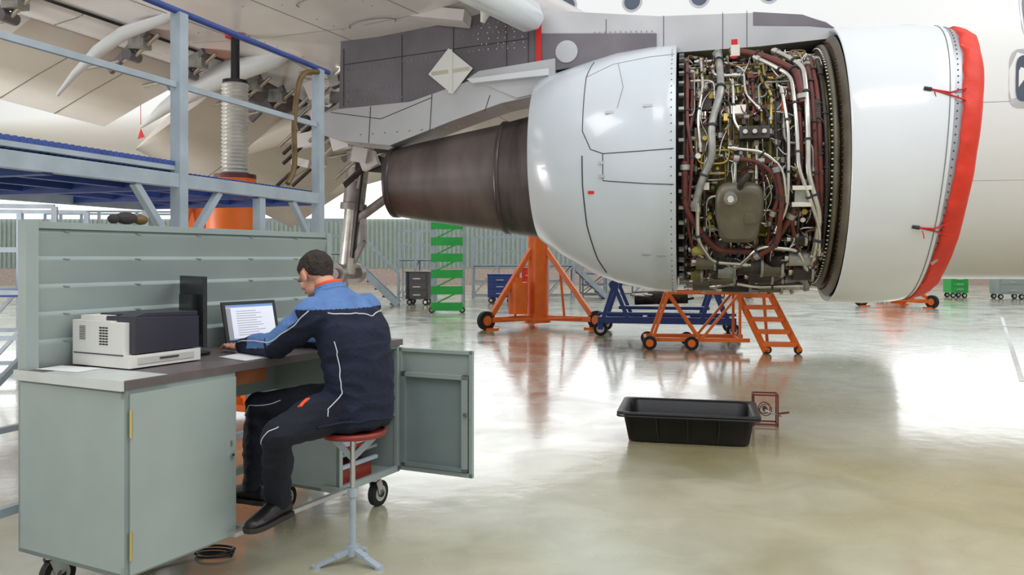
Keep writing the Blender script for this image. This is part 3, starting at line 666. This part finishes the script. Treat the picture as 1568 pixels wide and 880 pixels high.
FW=V((-.88,.47,0)).normalized(); LF=V((-.47,-.88,0)).normalized()
b=MB()
secs=[(.645,-.745,3.905,.17,.13),(.68,-.742,3.903,.19,.15),(.76,-.732,3.90,.19,.150),(.87,-.728,3.903,.186,.138),(1.0,-.745,3.914,.196,.142),(1.1,-.77,3.93,.208,.142),(1.18,-.805,3.947,.210,.125),(1.235,-.838,3.96,.18,.10),(1.27,-.86,3.968,.12,.08),(1.305,-.878,3.975,.065,.06)]
rings=[]
for z,cx,cy,wd_,dp in secs:
    tilt=.25 if z>.8 else 0
    ring=[]
    for k in range(28):
        a=2*math.pi*k/28; cc,ss=math.cos(a),math.sin(a)
        cc=math.copysign(abs(cc)**.85,cc); q=V((cx,cy,z))+LF*wd_*cc+FW*dp*ss; q.z-=tilt*dp*ss*.5; ring.append(q)
    rings.append(ring)
b.loft(rings,navy,True)
SL,EL,WL=V((-.925,3.80,1.185)),V((-1.12,3.885,1.038)),V((-1.35,4.105,1.012))
SR,ER,WR=V((-.745,4.125,1.185)),V((-.93,4.29,1.03)),V((-1.165,4.36,1.02))
for S_,E_,W_ in ((SL,EL,WL),(SR,ER,WR)):
    limb(b,[S_,S_.lerp(E_,.5)+V((0,0,.0)),E_,E_.lerp(W_,.45),W_],[.084,.076,.066,.056,.042],navy)
HL,KL,AL=V((-.83,3.83,.735)),V((-1.02,3.55,.685)),V((-1.075,3.745,.335))
HR,KR,AR=V((-.82,3.985,.735)),V((-1.24,4.0,.72)),V((-1.275,4.04,.325))
for h,k_,a_ in ((HL,KL,AL),(HR,KR,AR)):
    limb(b,[h,h.lerp(k_,.5)+V((0,0,.005)),k_,k_.lerp(a_,.35),k_.lerp(a_,.75),a_],[.105,.093,.073,.069,.060,.056],navyt)
def segd(p,a,c):
    ab=c-a; t=max(0,min(1,(p-a).dot(ab)/ab.length_squared)); return (p-(a+ab*t)).length,t
def paint(me):
    me.materials.clear()
    for m_ in (navy,navyt,lblue): me.materials.append(m_)
    me.update()
    ns=[v_.normal.copy() for v_ in me.vertices]
    for v_,n_ in zip(me.vertices,ns):
        p=v_.co; rg=abs(noise.noise(V((p.x*7,p.y*7,p.z*16+3))))
        f_=noise.noise(p*9)*.007+(.25-rg)*.018+noise.noise(p*28)*.002
        v_.co=p+n_*f_
    for f_ in me.polygons:
        p=f_.center; mi=0
        dl=min(segd(p,HL,KL)[0],segd(p,KL,AL)[0],segd(p,HR,KR)[0],segd(p,KR,AR)[0])
        fw=(p-V((-.745,3.905,0))).dot(FW); tk=max(segd(p,HL,KL)[1],segd(p,HR,KR)[1])
        if p.z<.665 or (fw>.1 and p.z<.86 and dl<.13) or (tk>.12 and p.z<.8 and dl<.14): mi=1
        else:
            for S_,E_,W_ in ((SL,EL,WL),(SR,ER,WR)):
                d1,t1=segd(p,S_,E_); d2,t2=segd(p,E_,W_)
                if d1<.105 and t1>.1 and d1<d2:
                    q=S_.lerp(E_,t1); mi=2 if (p-q).dot(FW+V((0,0,.35)))>-.005 else 0
                elif d2<.085 and t2>.02: mi=2 if (t2<.62 and (p-E_.lerp(W_,t2)).z>-.012) else 0
            if p.z>1.213 and mi==0 and min(segd(p,SL,EL)[1],segd(p,SR,ER)[1])<.12: mi=2
        f_.material_index=mi
body=remesh(b,'clothed_body',.008,5,paint)
bvh=BVHTree.FromPolygons([v_.co for v_ in body.data.vertices],[tuple(p_.vertices) for p_ in body.data.polygons])
b=MB()
def trim(pts,w,m,off=.0005):
    P=[]
    for i in range(len(pts)-1):
        for k in range(12): P.append(V(pts[i]).lerp(V(pts[i+1]),k/12))
    P.append(V(pts[-1])); out=[]
    for p_ in P:
        c,n_,_,_=bvh.find_nearest(p_); out.append(c+n_*off)
    for _ in range(2): out=[out[0]]+[(out[i-1]+out[i]*2+out[i+1])/4 for i in range(1,len(out)-1)]+[out[-1]]
    b.tube(out,w,m,n=6)
bk=-FW
C=V((-.83,3.955,1.21))
trim([C+LF*.2+bk*.1,C+LF*.1+bk*.2,C+bk*.2,C-LF*.1+bk*.2,C-LF*.2+bk*.12],.0032,piping)
trim([C+LF*.26+FW*-.03,SL.lerp(EL,.5)+LF*.1-FW*.03,EL+LF*.1+V((0,0,.02)),EL.lerp(WL,.5)+LF*.08+V((0,0,.03)),WL+LF*.06+V((0,0,.03))],.0032,piping)
trim([V((-.80,3.93,1.08))+LF*.3+bk*.12,V((-.76,3.92,.98))+LF*.25+bk*.09,V((-.74,3.9,.86))+LF*.25+bk*.08,V((-.74,3.9,.74))+LF*.25+bk*.1],.0028,piping)
trim([KL+V((.03,-.08,.06)),KL+V((-.03,-.08,.03)),KL+V((-.08,-.02,-.05))],.0025,piping)
trim([HR.lerp(KR,.7)+V((0,-.1,.05)),KR+V((-.05,-.1,.02)),KR+V((-.1,-.05,-.04))],.0025,piping)
for k in range(2): trim([HL.lerp(KL,.30)+V((-.04,-.06,.12))+V((.009*k,.003*k,0)),HL.lerp(KL,.36)+V((-.05,-.10,.06))+V((.009*k,.003*k,0))],.006,orng)
trim([V((-.74,3.90,.70))+LF*.3,V((-.74,3.90,.70))+LF*.15+bk*.25,V((-.74,3.90,.70))+bk*.3,V((-.74,3.90,.70))-LF*.15+bk*.25],.006,navy)
cc=V((-.885,3.978,1.292))
for r_,z_,m_,w_ in ((.068,0,lblue,.016),(.062,.017,lblue,.012),(.059,.030,orng,.011)):
    b.tube([cc+V((0,0,z_))+LF*r_*math.cos(a)+FW*(r_*.95*math.sin(a)+z_*.4)-V((0,0,.28*r_*math.sin(a))) for a in [2*math.pi*k/32 for k in range(32)]],w_,m_,n=8,closed=True)
b.obj('jacket_trim',parent=man)
# head (local x forward, y left, z up)
hf=V((-.80,.60,0)).normalized(); til=math.radians(36)
xf=(hf*math.cos(til)+V((0,0,-math.sin(til)))); yf=V((0,0,1)).cross(hf).normalized(); zf=xf.cross(yf)
RH=Matrix((xf,yf,zf)).transposed(); HC=V((-.962,4.01,1.368))
def hp(x,y,z): return HC+RH@V((x,y,z))
b=MB()
b.sph(hp(-.012,0,.026),(.094,.075,.086),skin,R=RH,nu=24,nv=16); b.sph(hp(.03,0,-.035),(.062,.058,.078),skin,R=RH,nu=20,nv=14); b.sph(hp(.055,0,-.085),(.03,.034,.024),skin,R=RH)
b.sph(hp(-.03,0,-.01),(.062,.062,.06),skin,R=RH)
b.sph(hp(.03,.035,-.06),(.035,.025,.035),skin,R=RH); b.sph(hp(.03,-.035,-.06),(.035,.025,.035),skin,R=RH)
b.tube([hp(.088,0,.015),hp(.1,0,-.008),hp(.11,0,-.028),hp(.095,0,-.036)],[.009,.010,.013,.010],skin,n=10)
for sy in (-1,1):
    b.sph(hp(.088,sy*.012,-.033),.009,skin); b.sph(hp(-.002,sy*.08,-.008),(.018,.008,.031),skin,R=RH); b.sph(hp(.07,sy*.03,.025),(.02,.026,.009),skin,R=RH); b.sph(hp(.062,sy*.045,-.025),(.02,.018,.018),skin,R=RH)
b.sph(hp(.086,0,-.058),(.012,.024,.007),skin,R=RH); b.sph(hp(.084,0,-.068),(.012,.021,.007),skin,R=RH)
b.tube([hp(-.022,0,-.02),hp(-.03,0,-.07),V((-.89,3.982,1.265))],[.046,.049,.056],skin,n=18)
HI=RH.inverted()
def hairp(me):
    me.materials.clear(); me.materials.append(skin); me.materials.append(hair)
    me.update(); flag=[]
    for v_ in me.vertices:
        q=HI@(v_.co-HC); x,y,z=q
        ear=abs(y)>.068 and -.024<x<.022 and z<.03
        line=.075 if x>.05 else (.075-(.05-x)*2.2 if x>.02 else (.01 if x>-.02 else (-.01-(-.02-x)*.9)))
        h=(z>line+noise.noise(q*90)*.006) and not ear and z>-.055 and x<.085
        flag.append(h)
    ns=[v_.normal.copy() for v_ in me.vertices]
    for v_,n_,h in zip(me.vertices,ns,flag):
        if h:
            q=HI@(v_.co-HC); tp=min(1,max(.2,(q.z+.055)/.06)); v_.co=v_.co+n_*(.006*tp+noise.noise(V((q.x*60,q.y*60,q.z*25)))*.004*tp)
    for f_ in me.polygons: f_.material_index=1 if sum(flag[i] for i in f_.vertices)>=2 else 0
remesh(b,'head',.004,3,hairp)
b=MB(); eyew=M('eye_white',(235,232,228),.3); lipm=M('lips',(186,112,100),.5)
for sy in (-1,1):
    b.sph(hp(.076,sy*.03,.002),(.011,.013,.008),eyew,R=RH,nu=12,nv=8); b.sph(hp(.086,sy*.03,.0),(.004,.005,.005),blk,R=RH,nu=10,nv=6); b.sph(hp(.084,sy*.031,.022),(.005,.018,.004),hair,R=RH,nu=12,nv=6)
b.sph(hp(.093,0,-.061),(.007,.02,.005),lipm,R=RH,nu=12,nv=6)
b.obj('facial_features',parent=man)
def hand(name,W_,dv,side):
    dv=V(dv).normalized(); up=V((0,0,1)); lat=up.cross(dv).normalized()*side
    b=MB(); c=W_+dv*.055+V((0,0,-.004))
    R=Matrix((dv,lat,up)).transposed()
    b.sph(c,(.05,.042,.016),skin,R=R); b.tube([W_-dv*.03,W_+dv*.03],[.026,.03],skin,n=12); b.sph(c+dv*.01+lat*.022,(.035,.02,.015),skin,R=R)
    for i,(o_,L_) in enumerate(((.031,.074),(.0105,.083),(-.0105,.077),(-.031,.06))):
        a0=c+dv*.035+lat*o_; sp=dv+lat*(o_*2.4)
        sp.normalize()
        pts=[a0,a0+sp*L_*.45+up*.008,a0+sp*L_*.78-up*.002,a0+sp*L_*.98-up*.014]
        b.tube(pts,[.0095,.009,.008,.007],skin,n=10)
        for q,r_ in zip(pts,[.0095,.0092,.0082,.007]): b.sph(q,r_,skin,nu=10,nv=7)
    t0=c-dv*.015+lat*.032; tv=(dv*.75+lat*.65).normalized(); pts=[t0,t0+tv*.03-up*.003,t0+tv*.055+dv*.005-up*.01]
    b.tube(pts,[.013,.011,.0085],skin,n=10)
    for q,r_ in zip(pts,[.013,.011,.0085]): b.sph(q,r_,skin,nu=10,nv=7)
    remesh(b,name,.003,2)
hand('hand_left',WL+V((0,0,-.008)),(-.78,.62,-.0),-1)
hand('hand_right',WR+V((0,0,.0)),(-.95,.1,0),1)
def shoeb(name,A,dv):
    dv=V(dv); dv.z=0; dv.normalize(); up=V((0,0,1)); lat=up.cross(dv); R=Matrix((dv,lat,up)).transposed(); z0=A.z-.085
    b=MB(); B_=V((A.x,A.y,z0))
    rings=[]
    for x,w_,h_ in ((-.085,.022,.05),(-.07,.036,.085),(-.03,.042,.105),(.03,.043,.10),(.09,.046,.07),(.15,.047,.052),(.185,.038,.042),(.205,.018,.03)):
        rings.append([B_+dv*x+lat*w_*math.cos(a)*(1 if math.sin(a)<.2 else .85)+up*(h_*.5+h_*.5*math.sin(a)+.012) for a in [2*math.pi*k/20 for k in range(20)]])
    b.loft(rings,shoe,True); b.sph(B_+up*.09,(.05,.042,.04),shoe,R=R)
    remesh(b,name,.005,4)
    b=MB(); out=[]
    for x,w_ in ((-.09,.015),(-.08,.034),(-.03,.043),(.03,.041),(.09,.048),(.15,.05),(.19,.04),(.212,.015)): out.append((x,w_))
    poly=[B_+dv*x+lat*w_ for x,w_ in out]+[B_+dv*x-lat*w_ for x,w_ in reversed(out)]
    n=len(poly); b.add([p_ for p_ in poly]+[p_+up*.022 for p_ in poly],[tuple(range(n)),tuple(range(n,2*n))]+[(i,(i+1)%n,n+(i+1)%n,n+i) for i in range(n)],sole)
    b.obj(name+'_sole',parent=man,bevel=.003)
shoeb('shoe_left',AL,(-.2,-.5,0)); shoeb('shoe_right',AR,(-.8,.35,0))
# ------------------------------------------------------------ WORK PLATFORM
g=MB(); GR=math.atan2(.9489,.3158); PZ=1.9
for x in (0,-1.5,-3.3):
    g.b2(x-.035,x+.035,-.035,.035,0,2.88,scaf); g.b2(x-.035,x+.035,1.56,1.63,0,PZ,scaf); g.b2(x-.06,x+.06,-.06,.06,0,.012,scaf); g.b2(x-.06,x+.06,1.54,1.65,0,.012,scaf)
g.cyl((.15,0,2.89),(-3.5,0,2.89),.02,scafb,n=12); g.b2(-3.4,0,-.012,.012,2.44,2.475,scaf)
g.b2(-3.4,.05,-.03,.03,PZ-.04,PZ+.04,scaf); g.b2(-3.4,.05,1.56,1.62,PZ-.06,PZ+.05,scaf)
for x in (-3.3,-2.4,-1.5,-.75,0): g.b2(x-.03,x+.03,0,1.6,PZ-.05,PZ+.03,scafb)
for y in (.4,.8,1.2): g.b2(-3.4,0,y-.025,y+.025,PZ-.03,PZ+.04,scafb)
for k in range(85): g.b2(-3.4+k*.04,-3.394+k*.04,.03,1.57,PZ+.04,PZ+.06,scafb)
for k in range(22): g.b2(-3.4,0,.05+k*.07,.053+k*.07,PZ+.045,PZ+.06,scafb)
for k in range(46):
    x=-3.35+k*.04; g.prism([(x,PZ+.085),(x+.04,PZ+.085),(x+.028,PZ+.115),(x+.012,PZ+.115)],.0,1.5,scafb)
g.b2(-3.4,-1.5,0,1.5,PZ+.06,PZ+.087,scaf)
g.beam((0,0,1.45),(-.35,0,1.86),.04,.04,scaf); g.beam((-1.5,0,1.45),(-1.15,0,1.86),.04,.04,scaf); g.beam((-1.5,0,1.45),(-1.85,0,1.86),.04,.04,scaf)
g.b2(-.75,-.69,-.02,.04,.9,1.86,scaf); g.beam((-1.5,1.6,.5),(0,1.6,1.7),.04,.04,scaf); g.beam((-1.5,0,.3),(0,0,1.3),.04,.04,scaf); g.b2(-3.3,0,-.02,.02,.28,.32,scaf); g.b2(-3.3,0,1.58,1.62,.28,.32,scaf)
g.beam((-3.3,1.6,.5),(-1.5,1.6,1.7),.04,.04,scaf)
g.tube([(-.05,-.03,2.85),(-.28,-.02,2.8),(-.33,0,2.4),(-.3,0,2.1),(-.4,0,1.98)],.02,ochre,n=10,fil=.15)
g.obj('maintenance_platform',(-1.473,6.2,0),GR,bevel=.003)
# ------------------------------------------------------------ JACKS
def jack(name,loc,bodyh,s=1,col=None,rz=0,legs=3):
    j=MB()
    j.cyl((0,0,.12),(0,0,bodyh),.23*s,orange,n=28); j.cyl((0,0,bodyh),(0,0,bodyh+.05),.25*s,orange,n=28); j.cyl((0,0,.1),(0,0,.2),.28*s,orange,n=28)
    if col:
        z0,z1,z2,cr=col
        j.cyl((0,0,bodyh),(0,0,z0),.17*s,orange,n=24); j.cyl((0,0,z0-.04),(0,0,z0),cr*1.5,brownh,n=24)
        N=24
        for k in range(N):
            z=z0+(z1-z0)*k/N; dz=(z1-z0)/N
            j.cyl((0,0,z),(0,0,z+dz*.5),cr*.88,bellow,r2=cr,n=28,cap=False); j.cyl((0,0,z+dz*.5),(0,0,z+dz),cr,bellow,r2=cr*.88,n=28,cap=False)
        j.cyl((0,0,z1),(0,0,z1+.03),cr*.9,blk2,n=24); j.cyl((0,0,z1),(0,0,z2),.04,blk2,n=18); j.cyl((0,0,z2-.035),(0,0,z2),.09,red_t,n=20)
    else:
        j.cyl((0,0,bodyh),(0,0,bodyh+.35),.12*s,silver,n=20); 
        j.cyl((-.45*s,-.3,.3),(-.45*s,-.3,.95),.2,orange,n=20); j.cyl((-.45*s,-.3,.95),(-.45*s,-.3,1.05),.1,orange,n=16)
    for k in range(legs):
        a=rz+2*math.pi*k/legs; e=V((math.cos(a)*1.25*s,math.sin(a)*1.25*s,0))
        j.beam(V((0,0,bodyh*.96)),e+V((0,0,.28)),.1,.1,orange); j.beam(V((0,0,.2)),e+V((0,0,.2)),.11,.11,orange); j.beam(e*.5+V((0,0,.2)),e*.42+V((0,0,bodyh*.6)),.05,.05,orange)
        j.cyl(e+V((0,0,0)),e+V((0,0,.04)),.16,orange,n=20); j.cyl(e,e+V((0,0,.32)),.05,orange,n=12)
        sd=V((-math.sin(a),math.cos(a),0)); w_=e*1.1+V((0,0,.19)); j.cyl(w_-sd*.05,w_+sd*.05,.19,rubber,n=24); j.cyl(w_-sd*.055,w_+sd*.055,.1,orange,n=16)
    for k in range(legs):
        a=rz+2*math.pi*k/legs;a2=rz+2*math.pi*(k+1)/legs
        j.beam(V((math.cos(a)*1.1*s,math.sin(a)*1.1*s,.2)),V((math.cos(a2)*1.1*s,math.sin(a2)*1.1*s,.2)),.05,.05,orange)
    return j.obj(name,loc,0,bevel=.006)
jack('aircraft_jack',(.55,17.2,0),1.95,.95,rz=math.radians(215))
jack('aircraft_jack',(-2.56,7.55,0),2.0,1.1,col=(2.22,3.06,3.52,.125),rz=math.radians(70))
jack('aircraft_jack',(-5.45,14.4,0),3.1,1.4,rz=math.radians(20))
# ------------------------------------------------------------ DOLLIES
def wheel(j,c,r,m=rubber,ax=(0,1,0),hub=steelw):
    ax=V(ax); c=V(c); j.cyl(c-ax*.03,c+ax*.03,r,m,n=20); j.cyl(c-ax*.034,c+ax*.034,r*.55,hub,n=16)
j=MB()
for y in (-.6,.6):
    j.beam((-1.25,y,.3),(1.25,y,.3),.1,.12,bluep)
    for x in (-1.2,1.2):
        wheel(j,(x,y,.13),.13); j.cyl((x,y,.2),(x,y,.28),.04,bluep); j.b2(x-.05,x+.05,y-.05,y+.05,.12,.26,bluep)
    for x in (-.95,.85): j.beam((x-.2,y,.34),(x,y,.95),.06,.07,bluep); j.beam((x+.25,y,.34),(x,y,.95),.06,.07,bluep); j.cyl((x,y-.05,.95),(x,y+.05,.95),.09,bluep)
for x in (-1.2,-.4,.4,1.2): j.beam((x,-.6,.3),(x,.6,.3),.08,.1,bluep)
j.beam((-1.25,-.6,.42),(1.25,-.6,.42),.05,.05,bluep)
for k in range(14): j.tube([(-.5+random.uniform(-.2,.2),random.uniform(-.4,.3),.75),(-.2+random.uniform(-.2,.3),0,.6+random.uniform(0,.2)),(.1+random.uniform(-.1,.5),0,.72+random.uniform(-.1,.15))],.025,random.choice([blackh,dgrey,silver]),n=6)
j.cyl((-.6,0,.68),(.4,0,.72),.13,dgrey,n=16); j.beam((-.9,0,.5),(.8,0,.5),.2,.06,bluep)
j.obj('engine_transport_dolly',(2.95,15.6,0),-.2,bevel=.004)
j=MB()
for y in (-.35,.35):
    j.beam((-1.05,y,.16),(.55,y,.16),.05,.06,orange); j.beam((-.95,y,.16),(-.7,y,.9),.045,.045,orange); j.beam((-.7,y,.9),(.4,y,.9),.045,.045,orange); j.beam((-.2,y,.16),(-.7,y,.9),.04,.04,orange)
    j.beam((-.2,y,.16),(.4,y,.9),.04,.04,orange); j.beam((.4,y,.16),(.4,y,.9),.04,.04,orange)
    wheel(j,(-1.0,y*1.15,.11),.11,hub=orange); wheel(j,(-.35,y*1.15,.11),.11,hub=orange)
for x,z in ((-1.05,.16),(-.7,.9),(.4,.9),(.4,.16)): j.beam((x,-.35,z),(x,.35,z),.045,.045,orange)
for dx in (0,.5): j.beam((.38+dx,-.1,.93),(.72+dx,-.75,.03),.05,.1,orange)
for k in range(5):
    fr=(k+.3)/5; x=.38+.34*fr; y=-.1-.65*fr; z=.93-.9*fr
    j.box((x+.25,y,z),(.5,.18,.03),orange); j.box((x+.25,y-.09,z-.02),(.5,.014,.06),orange)
j.beam((.88,-.1,.93),(.88,.35,.93),.04,.04,orange); j.beam((.88,.35,.93),(.95,.35,.0),.045,.045,orange); j.beam((.4,.35,.93),(.88,.35,.93),.04,.04,orange); j.beam((.38,-.1,.93),(.88,-.1,.93),.04,.04,orange)
wheel(j,(.75,-.72,.06),.06,hub=orange); wheel(j,(1.2,-.72,.06),.06,hub=orange)
j.obj('orange_step_stand',(3.22,13.2,0),-.12,bevel=.004)
j=MB()
for x in (-.4,.4):
    j.beam((x,0,0),(x,0,2.4),.05,.05,scaf); j.beam((x,.9,0),(x,.9,2.4),.05,.05,scaf); j.beam((x,0,.2),(x,.9,.2),.05,.05,green)
    j.beam((x,0,2.35),(x,.9,2.35),.05,.05,green); wheel(j,(x,0,.08),.08)
for k in range(6): j.b2(-.4,.4,-.03,.28,.15+k*.43,.20+k*.43,green); j.b2(-.42,.42,-.045,-.02,.06+k*.43,.28+k*.43,green); j.beam((-.4,-.02,.2+k*.43),(.4,-.02,.6+k*.43) if k<5 else (.4,-.02,.25+k*.43),.04,.04,green)
j.obj('green_step_ladder',(-1.72,21.6,0),0)
def stand(name,loc,Lx,h,rz=0,m=scaf,stairs=True):
    j=MB(); n=max(2,int(Lx/.9))
    for y in (0,1.2):
        for k in range(n+1):
            x=k*Lx/n; j.beam((x,y,0),(x,y,h+1.0),.06,.06,m)
            if k<n: j.beam((x,y,.1),(x+Lx/n,y,h),.04,.04,m)
        for z in (.1,h*.5,h,h+.5,h+1.0): j.beam((0,y,z),(Lx,y,z),.05,.05,m)
    j.b2(0,Lx,0,1.2,h-.05,h,scafb)
    if stairs:
        for y in (.1,1.1): j.beam((Lx,y,h),(Lx+h,y,.05),.06,.18,m); j.beam((Lx,y,h+1),(Lx+h,y,1.0),.05,.05,m); j.beam((Lx+h,y,0),(Lx+h,y,1.0),.05,.05,m)
        for k in range(7): j.b2(Lx+h*(k+.5)/7-.12,Lx+h*(k+.5)/7+.12,.1,1.1,h*(1-(k+.8)/7),h*(1-(k+.8)/7)+.04,scafb)
    return j.obj(name,loc,rz)
stand('access_scaffold',(-3.9,28,0),1.2,1.4,0,scaf,False)
stand('access_scaffold',(-1.4,29,0),3.6,1.2)
stand('access_scaffold',(2.6,30,0),4,.9)
stand('access_scaffold',(-6.9,9.2,0),1.6,1.05,.2,scaf,False)
stand('access_scaffold',(-12.0,20,0),4.5,1.6,.1,scaf,True)
stand('access_scaffold',(-7.4,24,0),2.4,1.6,.1,scaf,True)
def cart(name,loc,m,w=1.0,h=1.0,dp=.7):
    j=MB(); j.b2(-w/2,w/2,-dp/2,dp/2,.18,h,m); j.b2(-w/2-.02,w/2+.02,-dp/2-.02,dp/2+.02,h,h+.04,m)
    for k in range(3): j.b2(-w/2+.05,w/2-.05,-dp/2-.015,-dp/2,.24+k*(h-.25)/3,.20+(k+1)*(h-.25)/3,m); j.b2(-.12,.12,-dp/2-.04,-dp/2-.015,.3+k*(h-.25)/3,.33+k*(h-.25)/3,steelw)
    for x in (-w/2+.1,w/2-.1):
        for y in (-dp/2+.1,dp/2-.1): wheel(j,(x,y,.09),.09)
    return j.obj(name,loc,-.1,bevel=.01)
cart('tool_trolley',(17.6,29,0),teal,.9,1.1); cart('tool_trolley',(16.3,30,0),green,.6,.8); cart('tool_trolley',(13.0,28,0),orange,.8,.9); cart('tool_trolley',(8.2,30,0),teal,1.2,1.0)
cart('tool_trolley',(-12.6,30,0),orange,1.4,1.5); cart('tool_trolley',(-15.5,32,0),redc,1.2,1.3)
cart('tool_trolley',(-.35,26.5,0),bluep,.8,.9); cart('tool_trolley',(-2.9,25.5,0),blk2,.7,1.0); cart('tool_trolley',(.6,27,0),redc,.5,1.1)
jack('aircraft_jack',(11.6,24.5,0),.85,.8,rz=1.0)
# ------------------------------------------------------------ BLACK TUB
def rr(w,dp,r,z,n=6):
    out=[]
    for cx,cy,a0 in ((w/2-r,dp/2-r,0),(-w/2+r,dp/2-r,90),(-w/2+r,-dp/2+r,180),(w/2-r,-dp/2+r,270)):
        for k in range(n+1):
            a=math.radians(a0+90*k/n); out.append(V((cx+r*math.cos(a),cy+r*math.sin(a),z)))
    return out
j=MB(); tubm=M('tub_black_plastic',(32,32,36),.4,0,.2,6)
j.loft([rr(.5,.3,.06,.002),rr(.90,.52,.07,.002),rr(.93,.56,.08,.015),rr(1.0,.66,.08,.225),rr(1.09,.74,.05,.228),rr(1.095,.745,.05,.238),rr(1.09,.74,.05,.247),rr(.99,.66,.08,.245),rr(.965,.63,.08,.23),rr(.90,.53,.07,.03),rr(.5,.3,.06,.02)],tubm,True)
j.tube(rr(1.085,.735,.05,.218),.008,tubm,n=6,closed=True)
for x in (-.5,-.25,0,.25,.5): j.beam((x*.9,-.285,.02),(x*.97,-.335,.22),.012,.008,tubm)
j.obj('black_plastic_tub',(1.43,6.62,0),math.radians(-13))
j=MB(); rs_=M('rusty_red_steel',(120,50,44),.5,.3,.2)
for y in (-.07,.07):
    for x in (-.1,.1): j.beam((x,y,0),(x,y,.27),.012,.012,rs_)
    j.beam((-.1,y,.27),(.1,y,.27),.012,.012,rs_); j.beam((-.1,y,.02),(.1,y,.02),.012,.012,rs_)
for x in (-.1,.1): j.beam((x,-.07,.27),(x,.07,.27),.012,.012,rs_); j.beam((x,-.07,.006),(x,.07,.006),.012,.012,rs_)
j.cyl((0,-.1,.14),(0,.1,.14),.012,steel); j.cyl((0,-.05,.14),(0,.05,.14),.02,gap,n=16)
for y in (-.05,.05): j.tube([V((.05*math.cos(a),y,.14+.05*math.sin(a))) for a in [2*math.pi*k/20 for k in range(20)]],.004,rs_,closed=True)
j.tube([(0,-.1,.14),(.12,-.1,.1),(.12,-.16,.1)],.007,steel); j.tube([(.1,0,.1),(.2,-.02,.12)],.008,rs_)
j.obj('hand_crank_reel',(2.2,7.1,0),-.2)
j=MB(); j.tube([V((.09*math.cos(a)*(1+.1*math.sin(3*a)),.05*math.sin(a)+.01*k*.1,.008+.0005*k)) for k,a in enumerate([.35*k for k in range(44)])]+[V((-.2,-.1,.008)),V((-.3,-.3,.008))],.006,blk,n=6)
j.obj('floor_cable',(-1.45,3.95,0),0)
